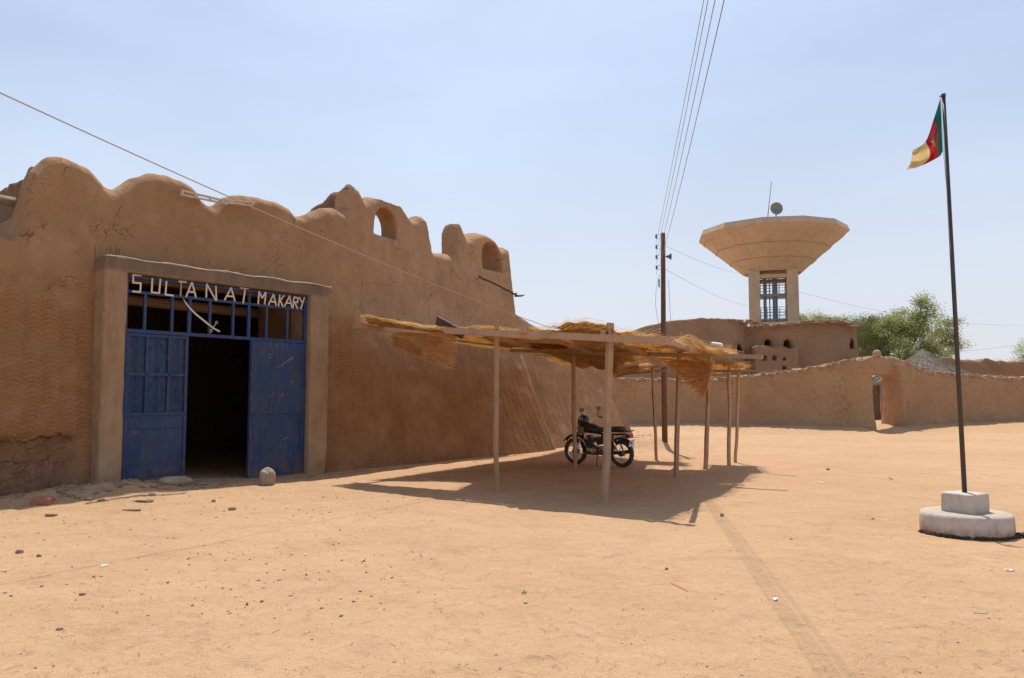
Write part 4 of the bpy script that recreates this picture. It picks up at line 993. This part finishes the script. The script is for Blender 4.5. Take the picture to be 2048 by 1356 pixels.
# ------------------------------------------------------------------ shade shelter
SH = empty('shade_shelter', (1.4, 15, 0), label='rickety open shelter of rough wooden posts and poles beside the palace', cat='shelter')
def gpt(px, py):
    p = on_ground(px, py)
    for _ in range(4): p = on_ground(px, py, gzf(p.x, p.y))
    return p
POSTS = [((993, 981), (993, 648), .085, 'front left post of the shelter'), ((1208, 1005), (1220.5, 646), .11, 'tall front post of the shelter'), ((1352, 953), (1361, 664), .095, None), ((1410, 938), (1421, 683), .09, None),
         ((1458, 930), (1459, 708), .08, None), ((1470, 925), (1478, 735), .07, None), ((1313, 920), (1305, 724), .07, 'charred rear post'), ((1150, 937), (1146, 703), .085, None)]
PB = {}
for i, (a, b_, w_, lab) in enumerate(POSTS):
    g_ = gpt(*a); t_ = at(*b_, g_.y + .0); PB[i] = (g_, t_)
    rz = R.uniform(.2, .6) * 0 + .4
    o = MB().bar(g_ - Vector((0, 0, .15)), t_, w_ * .78, w_ * .78, up=(math.sin(rz), -math.cos(rz), 0), n=7, wob=.011).build('post', M_WOOD, SH, world=True)
    if lab: o['label'] = lab
g_, t_ = PB[6]; c0 = g_.lerp(t_, .55)
MB().bar(g_.lerp(t_, .45) + Vector((-.035, -.04, 0)), g_.lerp(t_, .72) + Vector((-.035, -.04, 0)), .02, .02).build('charred_strip', M_BLACKM, SH, world=True)
BEAMS = [((893, 661, 13.6), (1345, 683, 11.0), .10), ((709, 651, 15.4), (1022, 693, 18.6), .085), ((1022, 701, 18.4), (1525, 714, 14.4), .075), ((1321, 696, 14.4), (1470, 703, 18.6), .10),
         ((1380, 742, 18.4), (1551, 742, 16.6), .05), ((1425, 730, 18.7), (1488, 733, 18.0), .05), ((1236, 749, 20.3), (1336, 741, 19.4), .05), ((1300, 724, 19.2), (1340, 732, 19.0), .06),
         ((1046, 659, 12.7), (1240, 722, 19.5), .08), ((1206, 666, 11.75), (1330, 728, 19.0), .08), ((940, 660, 13.4), (1160, 722, 20.8), .08), ((1000, 679, 16.0), (1360, 694, 13.3), .07), ((1342, 686, 11.2), (1372, 697, 15.6), .07)]
for (x0, y0, d0), (x1, y1, d1), w_ in BEAMS:
    MB().bar(at(x0, y0, d0), at(x1, y1, d1), w_, w_ * 1.05, n=8, wob=.004).build('beam', M_WOOD, SH, world=True)
MB().bar(at(875, 641, 14.2), at(925, 669, 13.5), .06, .16, n=2).build('dark_board', M_DARKWOOD, SH, world=True)
for x0, y0, d0 in ((1046, 660, 12.62), (1206, 667, 11.68)):
    MB().box(at(x0, y0, d0), (.13, .3, .12)).build('stub', M_WOOD, SH, world=True)
for i, (px, py, Yy) in enumerate(((1214, 674, 11.45), (993, 666, 13.0), (1421, 703, 16.8), (1361, 696, 15.2))):
    s = MB(); c = at(px, py, Yy)
    for k in range(5): s.torus(c + Vector((0, .1, -.03 + k * .014)), .09, .006, 14, 5, 'z')
    s.build('rope_lashing', M_ROPE, SH)
    bpy.context.view_layer.update()
    SH.children[-1].location = -Vector(SH.location)

# ------------------------------------------------------------------ straw mats
def mat_patch(name, C, lab, strands=260, solid=True, sag=.12, seed=0, wd=.014, fringe=.25, hole=0.0, jit=.03, thin=1.0, cross=0, seed2=None, parent=None):
    """C: four corners (u0v0, u1v0, u1v1, u0v1); stems run along u"""
    rr = random.Random(seed); C = [Vector(c) for c in C]
    def P(u, v, off=0.0):
        p = C[0] * (1 - u) * (1 - v) + C[1] * u * (1 - v) + C[2] * u * v + C[3] * (1 - u) * v
        n_ = float(fbm(u * 4.2 + seed, v * 3.2, 0, seed, 4)) * sag * 1.5; e = (C[1] - C[0]).cross(C[3] - C[0]).normalized()
        if e.z < 0: e = -e
        return p + e * (n_ + off)
    cen = sum(C, Vector()) / 4; o = empty(name, tuple(cen), label=lab, cat='straw mat', group='straw mats on the shelter')
    if solid:
        N = 26; V = []; Fc = []
        for i in range(N + 1):
            for j in range(N + 1): V.append(P(i / N, j / N))
        for i in range(N):
            for j in range(N):
                if hole and (rr.random() < hole and i in (0, 1, N - 1, N - 2)): continue
                q = i * (N + 1) + j; Fc.append((q, q + 1, q + N + 2, q + N + 1))
        MB().add(V, Fc).build('weave', M_MATSHEET, o, False, world=True)
    V = []; Fc = []; n = 12
    Lu = ((C[1] - C[0]).length + (C[2] - C[3]).length) / 2
    for s in range(strands):
        v = (s + rr.uniform(-.3, 1.3)) / strands; v = min(max(v, 0), 1); off = (rr.uniform(.006, .07) if rr.random() < .6 else -rr.uniform(.006, .02)) if solid else rr.uniform(-.02, .02); tlt = rr.gauss(0, .02)
        u0 = -rr.random() * fringe / Lu + (rr.random() ** 3) * .1; u1 = 1 + rr.random() * fringe / Lu - (rr.random() ** 3) * .1
        if rr.random() < .35: 
            if rr.random() < .5: u0 = rr.uniform(0, .7)
            else: u1 = rr.uniform(.3, 1)
        dv = rr.gauss(0, jit); k = max(3, int(n * (u1 - u0))); b0 = len(V); ph = rr.uniform(0, 6)
        for i in range(k + 1):
            u = u0 + (u1 - u0) * i / k; vv = v + dv * (i / k - .5) + .004 * math.sin(ph + i * 1.3)
            up_ = .03 * max(0, u - 1) * Lu * 3 * rr.random() + .03 * max(0, -u) * Lu * rr.random()
            p = P(min(max(u, 0), 1), vv, off + tlt * (i - k / 2) / k + .005 * math.sin(ph + i * 2))
            if u > 1 or u < 0:
                d = (P(1, vv) - P(.95, vv)).normalized() if u > 1 else (P(0, vv) - P(.05, vv)).normalized()
                p += d * (u - 1 if u > 1 else -u) * Lu + Vector((0, 0, up_))
            q = P(min(max(u, 0), 1), vv + .01, off) - P(min(max(u, 0), 1), vv, off); q.normalize()
            w_ = wd * rr.uniform(.7, 1.2) * thin
            V += [p - q * w_ / 2, p + q * w_ / 2]
            if i: a = b0 + 2 * (i - 1); Fc.append((a, a + 1, a + 3, a + 2))
    # cross ties
    for t in range(max(3, int(Lu / .22))):
        u = (t + .5) / max(3, int(Lu / .22)); b0 = len(V)
        for i in range(25):
            p = P(u + .008 * math.sin(i * 2.1 + t), i / 24, .016 * (1 if i % 2 else -1)); d = (P(min(u + .01, 1), i / 24) - P(u, i / 24)).normalized() * .009
            V += [p - d, p + d]
            if i: a = b0 + 2 * (i - 1); Fc.append((a, a + 1, a + 3, a + 2))
    if cross:                                   # slanting second layer of stems, as in a twined mat
        for s_ in range(cross):
            v0 = rr.uniform(-.25, 1.0); v1 = v0 + rr.uniform(.25, .5); ua = rr.uniform(-.02, .35); ub = ua + rr.uniform(.3, .8); b0 = len(V); m_ = 8
            pts_ = [(ua + (ub - ua) * i / m_, v0 + (v1 - v0) * i / m_) for i in range(m_ + 1)]
            pts_ = [q for q in pts_ if -.03 <= q[0] <= 1.03 and -.03 <= q[1] <= 1.03]
            if len(pts_) < 3: continue
            for i, (u, v) in enumerate(pts_):
                p = P(u, v, rr.uniform(-.015, .015)); dd_ = (P(u, v + .01) - P(u, v)).normalized() * wd * .45; V += [p - dd_, p + dd_]
                if i: a = b0 + 2 * (i - 1); Fc.append((a, a + 1, a + 3, a + 2))
    so = MB().add(V, Fc).build('straw_stems', M_STRAW if solid else M_STRAWH, o, world=True); so['kind'] = 'stuff'
    return o
def A(px, py, Y): return at(px, py, Y)
mat_patch('straw_mat', [A(908, 655, 13.7), A(1215, 664, 11.7), A(1240, 700, 17.0), A(1010, 690, 19.2)], 'golden straw mat covering the front left of the shelter roof', 420, seed=3, sag=.10)
mat_patch('straw_mat', [A(1100, 652, 12.4), A(1292, 669, 11.4), A(1440, 700, 15.4), A(1210, 700, 15.8)], 'golden straw mat humped over the tall front post', 360, seed=4, sag=.16)
mat_patch('straw_mat', [A(1190, 690, 15.0), A(1440, 692, 15.6), A(1470, 712, 18.0), A(1190, 722, 18.6)], 'straw mat on the middle of the roof with frayed right edge', 300, seed=5, sag=.08)
mat_patch('straw_mat', [A(1060, 690, 16.5), A(1240, 700, 16.5), A(1232, 749, 17.6), A(1150, 726, 19.0)], 'sagging straw mat drooping below the rear poles', 260, seed=6, sag=.10)
mat_patch('straw_mat', [A(1380, 716, 17.4), A(1488, 728, 17.2), A(1480, 742, 19.2), A(1400, 745, 19.4)], 'small straw mat at the far right end of the roof', 160, seed=7, sag=.05)
mat_patch('straw_mat', [A(728, 636, 15.3), A(905, 662, 13.5), A(926, 671, 14.6), A(757, 650, 16.0)], 'pale frayed straw mat strip at the left corner of the roof', 300, seed=8, sag=.07, wd=.012)
mat_patch('straw_mat', [(-2.6, 16.3, 2.88), (2.2, 15.2, 2.60), (3.3, 20.2, 2.50), (.7, 22.0, 2.80)], 'large straw mat over the rear poles nearest the palace wall', 420, seed=12, sag=.07)
mat_patch('straw_mat', [(.6, 21.7, 2.78), (2.9, 20.2, 2.46), (3.1, 21.2, 2.38), (1.5, 23.9, 2.55)], 'straw mat at the back corner of the roof above the motorcycle', 200, seed=13, sag=.05)
mat_patch('straw_mat', [A(786, 664, 14.6), A(915, 668, 13.6), A(905, 741, 13.7), A(782, 692, 14.6)], 'lacy torn straw mat hanging down at the left corner', 95, False, seed=9, sag=.07, wd=.010, jit=.05, fringe=.10, cross=110)
mat_patch('straw_mat', [A(1322, 718, 15.6), A(1425, 722, 15.0), A(1417, 768, 15.0), A(1408, 798, 15.0)], 'triangular straw mat hanging down between the right posts', 230, False, seed=10, sag=.03, wd=.011, jit=.03, fringe=.06, cross=90)
mat_patch('straw_mat', [A(1226, 744, 19.8), A(1345, 724, 19.2), A(1340, 728, 20.2), A(1240, 750, 20.6)], 'rolled bundle of dry straw mat at the rear of the roof', 160, seed=11, sag=.10, wd=.02)
o = MB().tube([at(1425, 687, 15.6), at(1444, 690, 15.4)], .035, 10).build('white_tube', M_PAPER); tag(o, 'short white plastic tube lying on the shelter roof edge', 'tube')

# ------------------------------------------------------------------ motorcycle
mf, mrr = Vector((1.50, 18.45, 0)), Vector((2.47, 17.62, 0)); d = mf - mrr; mang = math.atan2(d.y, d.x)
mc = (mf + mrr) / 2; moto = empty('motorcycle', (mc.x, mc.y, gzf(mc.x, mc.y) + .0), mang, label='black motorcycle parked on its stand under the straw shelter', cat='motorcycle')
LEAN = Matrix.Rotation(math.radians(-4), 4, 'X')
def MP(mb, name, m, parent=moto, smooth=False):
    mb.V = [tuple(LEAN @ Vector(v)) for v in mb.V]; return mb.build(name, m, parent, smooth)
WB = .635
for nm, x in (('front_wheel', WB), ('rear_wheel', -WB)):
    hub = MB().lathe([(.02, -.06), (.065, -.055), (.065, .055), (.02, .06)], (x, 0, .305), 20, 'y'); ho = MP(hub, nm, M_ENGINE)
    t = MB().torus((x, 0, .305), .260, .049, 44, 10, sq=1.15); MP(t, 'tyre', M_RUBBER, ho, True)
    kn = MB()
    for k in range(44):
        a = 2 * math.pi * k / 44; c = Vector((x + .302 * math.cos(a), .02 * (-1) ** k, .305 + .302 * math.sin(a))); kn.box(c, (.012, .03, .02), Matrix.Rotation(-a, 3, 'Y'))
    q = MP(kn, 'tread', M_RUBBER, ho); q['kind'] = 'stuff'
    MP(MB().torus((x, 0, .305), .222, .013, 40, 8, sq=1.9), 'rim', M_CHROME, ho, True)
    sp = MB()
    for k in range(32):
        a = 2 * math.pi * k / 32; b_ = a + (.35 if k % 2 else -.35); s = .03 * (-1) ** (k // 2)
        sp.bar((x + .06 * math.cos(b_), s, .305 + .06 * math.sin(b_)), (x + .215 * math.cos(a), 0, .305 + .215 * math.sin(a)), .004)
    q = MP(sp, 'spokes', M_CHROME, ho)
for s in (-1, 1):
    MP(MB().tube([(WB + .01, .085 * s, .30), (WB - .085, .085 * s, .56)], .026, 10).tube([(WB - .085, .085 * s, .56), (WB - .30, .085 * s, 1.0)], .017, 10), 'fork_tube', M_CHROME if s < 0 else M_BLACKM, smooth=True)
MP(MB().box((WB - .28, 0, .96), (.05, .22, .03)).box((WB - .165, 0, .74), (.06, .22, .035)), 'fork_yoke', M_BLACKM)
def fender(x0, a0_, a1_, R_, w_, mat, name, cz=.305):
    V = []; Fc = []; n = 16
    for i in range(n + 1):
        a = a0_ + (a1_ - a0_) * i / n
        for y, dr in ((-w_, -.03), (-w_ * .8, 0), (0, .015), (w_ * .8, 0), (w_, -.03)): V.append((x0 + (R_ + dr) * math.cos(a), y, cz + (R_ + dr) * math.sin(a)))
    for i in range(n):
        for j in range(4): q = i * 5 + j; Fc.append((q, q + 1, q + 6, q + 5))
    o = MP(MB().add(V, Fc), name, mat, smooth=True); md = o.modifiers.new('t', 'SOLIDIFY'); md.thickness = .006; return o
fender(WB - .02, math.radians(38), math.radians(152), .40, .065, M_BLACK, 'front_fender', .30)
fender(-WB, math.radians(28), math.radians(140), .355, .07, M_BLACK, 'rear_fender')
MP(MB().tube([(WB - .22, 0, .84), (.25, 0, .80), (0, 0, .74), (-.35, 0, .72), (-.75, 0, .74)], .022, 8).tube([(WB - .20, 0, .76), (.30, 0, .42), (.18, 0, .27), (-.12, 0, .26), (-.2, 0, .45), (-.12, 0, .72)], .022, 8), 'frame', M_BLACKM, smooth=True)
for s in (-1, 1):
    MP(MB().tube([(-.15, .10 * s, .36), (-WB, .10 * s, .305)], .018, 8), 'swingarm', M_BLACKM)
    MP(MB().tube([(-WB + .02, .12 * s, .33), (-.47, .12 * s, .70)], .013, 8).tube([(-WB + .06, .12 * s, .40), (-.50, .12 * s, .64)], .028, 10), 'shock', M_CHROME, smooth=True)
def ring(x, cz, hy, hz, n=14, p=2.6): 
    out = []
    for k in range(n):
        a = 2 * math.pi * k / n; c_, s_ = math.cos(a), math.sin(a)
        out.append((x, math.copysign(abs(c_) ** (2 / p), c_) * hy, cz + math.copysign(abs(s_) ** (2 / p), s_) * hz))
    return out
MP(MB().loft([ring(.42, .83, .02, .03), ring(.39, .84, .085, .075), ring(.28, .86, .14, .115), ring(.12, .85, .145, .115), ring(-.02, .815, .12, .09), ring(-.10, .79, .07, .05)]), 'fuel_tank', M_BLACK, smooth=True)
MP(MB().lathe([(.035, 0), (.038, .012), (.02, .02), (0, .022)], (.2, 0, .945), 16), 'fuel_cap', M_CHROME)
for s in (-1, 1): MP(MB().box((.36, .13 * s, .81), (.18, .03, .17)), 'tank_shroud', M_OLIVE)
st = MP(MB().loft([ring(-.06, .82, .09, .025), ring(-.12, .835, .13, .055), ring(-.28, .83, .14, .06), ring(-.42, .845, .135, .065), ring(-.55, .85, .125, .065), ring(-.72, .85, .11, .06), ring(-.76, .85, .06, .03)]), 'seat', M_SEAT, smooth=True)
MP(MB().box((.09, 0, .35), (.34, .2, .19)).lathe([(.0, -.15), (.09, -.14), (.10, -.10), (.10, .10), (.09, .14), (0, .15)], (.02, 0, .35), 20, 'y').lathe([(.0, -.13), (.075, -.12), (.075, .12), (0, .13)], (.17, 0, .37), 20, 'y'), 'engine', M_ENGINE, smooth=False)
cy = MB()
for k in range(8): cy.box((.155 + .008 * k, 0, .46 + k * .024), (.15, .17, .008))
cy.box((.19, 0, .55), (.09, .11, .22)); cy.box((.215, 0, .665), (.11, .13, .05)); MP(cy, 'cylinder', M_ENGINE)
MP(MB().tube([(.27, -.04, .60), (.36, -.09, .50), (.34, -.12, .34), (.18, -.13, .26), (-.1, -.14, .25)], .02, 10).tube([(-.1, -.14, .25), (-.3, -.15, .28), (-.75, -.16, .33), (-.84, -.16, .34)], [.022, .042, .045, .03], 14), 'exhaust', M_BLACKM, smooth=True)
for s in (-1, 1):
    MP(MB().tube([(-.1, .13 * s, .57), (-.34, .13 * s, .56)], [.01, .01], 6).loft([ring(-.08, .57, .0, .0)] and [[(-.06, .12 * s, .48), (-.06, .12 * s, .66), (-.06, .135 * s, .66), (-.06, .135 * s, .48)], [(-.36, .12 * s, .52), (-.36, .12 * s, .68), (-.36, .135 * s, .68), (-.36, .135 * s, .52)]]), 'side_cover', M_BLACK)
    MP(MB().tube([(.33, .03 * s, .62), (.40, .16 * s, .56), (.38, .22 * s, .42), (.30, .20 * s, .30), (.22, .06 * s, .27)], .013, 8), 'crash_bar', M_CHROME, smooth=True)
    MP(MB().tube([(.0, .08 * s, .28), (.0, .24 * s, .28)], .014, 8), 'footpeg', M_RUBBER)
for s in (-1, 1):
    MP(MB().loft([[(.46, .17 * s, .27), (.40, .17 * s, .27), (.39, .185 * s, .27), (.45, .185 * s, .27)], [(.44, .18 * s, .42), (.36, .18 * s, .42), (.35, .195 * s, .42), (.43, .195 * s, .42)], [(.40, .16 * s, .60), (.36, .16 * s, .60), (.35, .175 * s, .60), (.39, .175 * s, .60)]]), 'leg_guard', M_CHROME, smooth=True)
MP(MB().box((-.20, 0, .60), (.30, .16, .14)).box((.0, 0, .60), (.16, .12, .10)), 'air_box', M_BLACKM)
MP(MB().lathe([(.0, -.005), (.075, 0), (.08, .01), (.0, .02)], (.02, .15, .35), 18, 'y').lathe([(.0, -.005), (.05, 0), (.055, .01), (.0, .02)], (.17, .125, .37), 18, 'y'), 'engine_cover', M_CHROME)
hbp = [(.10, -.36, 1.06), (.15, -.24, 1.10), (WB - .32, -.1, .99), (WB - .32, .1, .99), (.24, .24, 1.12), (.22, .36, 1.08)]
MP(MB().tube(hbp, .011, 8), 'handlebar', M_CHROME, smooth=True)
for s in (-1, 1):
    MP(MB().tube([(.18 + .05 * s, .26 * s, 1.10), (.15 + .06 * s, .37 * s, 1.06)], .017, 10), 'grip', M_RUBBER)
    MP(MB().tube([(.22 + .05 * s, .22 * s, 1.10), (.22 + .05 * s, .34 * s, 1.07)], .006, 6), 'brake_lever', M_CHROME)
    mo = MP(MB().tube([(.19 + .045 * s, .24 * s, 1.11), (.16 + .045 * s, .27 * s, 1.25)], .006, 6), 'mirror', M_BLACKM)
    MP(MB().box((.155 + .045 * s, .28 * s, 1.29), (.02, .13, .085)), 'mirror_glass', M_BLACK, mo)
hl = MP(MB().lathe([(.03, -.11), (.075, -.06), (.085, 0), (.085, .01)], (WB - .20, 0, .96), 20, 'x'), 'headlight', M_BLACK, smooth=True)
MP(MB().lathe([(.08, .012), (.06, .022), (0, .03)], (WB - .20, 0, .96), 20, 'x'), 'lens', M_GLASS, hl, True)
MP(MB().loft([ring(WB - .36, 1.02, .10, .11), ring(WB - .26, 1.02, .12, .14), ring(WB - .16, .98, .08, .11)]), 'headlight_fairing', M_BLACK, smooth=True)
MP(MB().add([(WB - .22, -.08, 1.11), (WB - .22, .08, 1.11), (WB - .30, .06, 1.25), (WB - .30, -.06, 1.25), (WB - .226, -.08, 1.11), (WB - .226, .08, 1.11), (WB - .306, .06, 1.25), (WB - .306, -.06, 1.25)], [(0, 1, 2, 3), (7, 6, 5, 4), (0, 4, 5, 1), (1, 5, 6, 2), (2, 6, 7, 3), (3, 7, 4, 0)]), 'windscreen', M_GLASS)
for s in (-1, 1):
    MP(MB().tube([(WB - .12, .08 * s, .86), (WB - .10, .17 * s, .85)], .008, 6).lathe([(0, -.03), (.03, -.01), (.03, .01), (0, .03)], (WB - .10, .18 * s, .85), 10, 'x'), 'indicator', M_OLIVE)
for s in (-1, 1): MP(MB().tube([(-.40, .12 * s, .80), (-.78, .11 * s, .80), (-.93, .10 * s, .82)], .010, 8), 'rack_rail', M_BLACKM)
rk = MB()
for x in (-.78, -.84, -.90): rk.tube([(x, -.11, .81), (x, .11, .81)], .008, 6)
MP(rk, 'luggage_rack', M_BLACKM)
MP(MB().box((-.86, 0, .71), (.09, .15, .10)), 'tail_light', M_RED)
MP(MB().box((-.80, 0, .70), (.05, .10, .06)), 'tail_light_bracket', M_BLACKM)
pl = MP(MB().box((-.91, 0, .55), (.006, .19, .16), Matrix.Rotation(math.radians(-18), 3, 'Y')).box((-.88, -.06, .42), (.006, .12, .2), Matrix.Rotation(math.radians(-10), 3, 'Y')), 'licence_plate', M_PLATE)
MP(MB().box((-.917, .03, .56), (.004, .07, .07), Matrix.Rotation(math.radians(-18), 3, 'Y')), 'plate_marking', M_PLATEB, pl)
for s in (-1, 1): MP(MB().box((-.80, .16 * s, .70), (.05, .05, .05)), 'indicator', M_OLIVE)
MP(MB().tube([(-.05, .10, .27), (-.12, .26, .0 - .0)], .011, 8), 'side_stand', M_BLACKM)
MP(MB().tube([(-.05, -.08, .27), (-.10, -.14, .03)], .011, 8), 'centre_stand', M_BLACKM)

# ------------------------------------------------------------------ stones, brick, litter
def ground_rock(name, px, py, d, lab, m, cat_, seed, zoff=.35, grp=None):
    g_ = gpt(px, py); b = MB().rock((0, 0, 0), d, seed, 3, .26); o = b.build(name, m, None, True); o.location = (g_.x, g_.y, g_.z + d[2] * zoff)
    o.rotation_euler = (0, 0, R.uniform(-.3, .3)); tag(o, lab, cat_, grp); return o
o = ground_rock('long_stone', 352, 969, (.52, .2, .16), 'long flat tan stone lying against the closed gate leaf', M_STONE, 'stone', 1); o.rotation_euler.z = .75
o = ground_rock('door_stone', 533, 970, (.25, .22, .34), 'upright rough stone propping the right gate leaf', M_STONE, 'stone', 12, .36)
def brick():
    h = .012; X, Y, Z = grid3(-.17, .17, -.12, .12, -.1, .1, h); f = smax(smax(np.abs(X) - .125, np.abs(Y) - .07, .02), np.abs(Z) - .06, .02) + .01 * fbm(X * 14, Y * 14, Z * 14, 3, 3)
    o = surface('red_brick', f, (-.17, -.12, -.1), h, M_BRICK); g_ = gpt(84, 1012); o.location = (g_.x, g_.y, g_.z + .06); o.rotation_euler = (.05, .06, .15)
    tag(o, 'single red brick lying on the ground by the eroded wall foot', 'brick')
brick()
for i, (px, py, d_, lab, m) in enumerate([(464, 1020, (.10, .07, .055), 'small dark stone on sunlit sand in front of the gate', M_STONE), (427, 1004, (.06, .05, .05), 'small brown pebble near the wall shadow edge before the gate', M_CLOD),
        (263, 1021, (.25, .11, .035), 'pale flat stone at the edge of the wall shadow', M_CLOD), (103, 1032, (.16, .1, .04), 'whitish flat stone on the sand at far left', M_CLOD), (398, 968, (.3, .2, .035), 'low slab fragment before the open gateway', M_STONE),
        (286, 1003, (.3, .18, .035), 'thin clay slab fragment left of the gate', M_CLOD), (39, 1107, (.07, .05, .05), 'dark stone on the sand in the left foreground', M_STONE), (78, 1113, (.05, .04, .03), 'small clod beside the dark stone in the left foreground', M_STONE),
        (164, 1191, (.045, .035, .03), 'dark pebble in the left foreground sand', M_STONE), (120, 1261, (.04, .035, .03), 'dark pebble near the bottom left corner', M_STONE), (1444, 1033, (.05, .04, .05), 'dark pebble beside the cable shadow', M_STONE),
        (1656, 940, (.07, .05, .05), 'dark clod on the sand right of the shelter', M_STONE), (1333, 1139, (.03, .03, .025), 'dark pebble in the right foreground sand', M_STONE)]):
    ground_rock('stone', px, py, d_, lab, m, 'stone', 20 + i)
def scrap(name, px, py, w_, l_, lab, m, cat_, seed, h_=.03):
    g_ = gpt(px, py); rr = random.Random(seed); V = []; Fc = []; n = 5
    for i in range(n + 1):
        for j in range(n + 1): V.append(((i / n - .5) * w_ + rr.uniform(-1, 1) * w_ * .07, (j / n - .5) * l_ + rr.uniform(-1, 1) * l_ * .07, h_ * (.3 + abs(rr.gauss(0, .45)))))
    for i in range(n):
        for j in range(n):
            if rr.random() < .12 and (i in (0, n - 1) or j in (0, n - 1)): continue
            q = i * (n + 1) + j; Fc.append((q, q + 1, q + n + 2, q + n + 1))
    o = MB().add(V, Fc).build(name, m, None, True); o.location = g_; o.scale = (.72, .72, .6); o.rotation_euler = (0, 0, rr.uniform(0, 3)); tag(o, lab, cat_); md = o.modifiers.new('t', 'SOLIDIFY'); md.thickness = .0015; return o
scrap('paper_scrap', 1643, 966, .17, .06, 'white paper scrap lying on sand right of the shelter', M_PAPER, 'litter', 1)
scrap('yellow_leaf', 1783, 960, .11, .09, 'curled yellow leaf on the sand left of the plinth', M_YLEAF, 'leaf', 2, .06)
scrap('paper_scrap', 1551, 1201, .07, .04, 'torn white paper beside the cable shadow in the foreground', M_PAPER, 'litter', 3)
scrap('paper_scrap', 2019, 1142, .10, .04, 'crumpled white scrap at the right edge below the plinth', M_PAPER, 'litter', 4)
scrap('plastic_scrap', 1746, 1039, .06, .05, 'dark teal plastic scrap on sand left of the plinth', M_TEAL, 'litter', 5)
scrap('plastic_scrap', 1961, 1227, .14, .03, 'greyish flat plastic strip in the right foreground', M_DISH, 'litter', 6, .008)
scrap('wrapper', 209, 1133, .11, .03, 'white wrapper strip in the left foreground', M_PAPER, 'litter', 7)
scrap('plastic_scrap', 726, 1123, .08, .04, 'dark blue-grey plastic scrap in the middle foreground', M_TEAL, 'litter', 8)
scrap('green_leaf', 1048, 1188, .05, .03, 'tiny bright green leaf in the centre foreground', flat('green_leaf', (.05, .16, .05), .6), 'leaf', 9)
scrap('wrapper', 611, 1111, .05, .03, 'tiny white wrapper on the sand left of centre', M_PAPER, 'litter', 10)
scrap('yellow_leaf', 1050, 1207, .05, .03, 'small ochre leaf in the centre foreground', M_YLEAF, 'leaf', 11)
scrap('plastic_scrap', 1582, 1079, .06, .04, 'small grey-blue plastic scrap right of the cable shadow', M_DISH, 'litter', 12)
o = MB().tube([gpt(1341, 1167) + Vector((0, 0, .006)), gpt(1358, 1176) + Vector((0, 0, .012)), gpt(1376, 1184) + Vector((0, 0, .006))], .003, 5).build('red_string', flat('red_string', (.6, .08, .05), .7)); tag(o, 'thin red string on the sand in the foreground', 'string')
def scatter(name, m, n, smin_, smax_, region, seed, flatn=.6, kindlab=None):
    rr = random.Random(seed); b = MB(); import bmesh
    bases = [MB().rock((0, 0, 0), (1, 1, 1), k, 1, .3) for k in range(5)]
    for i in range(n):
        px, py = region(rr); p = on_ground(px, py); z = gzf(p.x, p.y); s = smin_ + (smax_ - smin_) * rr.random() ** 3; q = rr.choice(bases); a = rr.uniform(0, 6); c_, s_ = math.cos(a), math.sin(a); e = rr.uniform(.6, 1.6)
        b.add([(p.x + (v[0] * c_ * e - v[1] * s_) * s, p.y + (v[0] * s_ * e + v[1] * c_) * s, z + v[2] * s * flatn + s * .1) for v in q.V], q.Fc)
    o = b.build(name, m); tag(o, kind='stuff'); return o
scatter('pebbles', M_CLOD, 900, .004, .017, lambda r: (r.uniform(-50, 2100), 905 + 470 * r.random() ** .8), 5)
scatter('clods', M_CLOD, 900, .008, .03, lambda r: (r.uniform(-50, 900) , 985 + 250 * r.random() ** 2), 6)
def rub(r):
    t = r.gauss(-.2, .9); q = .3 + abs(r.gauss(0, .5)); p = wall_world(t, -q, 0); k = ray(0, 0)
    y = 790 + 1.6 * F / p.y; return 1024 + p.x / p.y * F, y
scatter('rubble', M_CLOD, 420, .02, .13, rub, 7, .45)
scatter('rubble', M_CLOD, 260, .02, .08, lambda r: (lambda t, q: (1024 + wall_world(t, -q, 0).x / wall_world(t, -q, 0).y * F, 790 + 1.6 * F / wall_world(t, -q, 0).y))(r.uniform(-2.5, 5), .3 + abs(r.gauss(0, .35))), 8, .5)
scatter('rubble', M_CLOD, 260, .02, .07, lambda r: (r.gauss(1290, 22), r.gauss(884, 8)), 9, .5)
tw = MB(); rr = random.Random(3)
for i in range(420):
    p = on_ground(rr.uniform(0, 2050), 930 + 440 * rr.random()); z = gzf(p.x, p.y) + .006; L = rr.uniform(.02, .11); a = rr.gauss(0, .9)
    e = Vector((math.cos(a) * L, math.sin(a) * L, 0)); c = Vector((p.x, p.y, z)); tw.tube([c, c + e * .5 + Vector((0, .006, .006)), c + e], .0016, 3, False)
tw.build('straw_litter', M_STRAW)['kind'] = 'stuff'
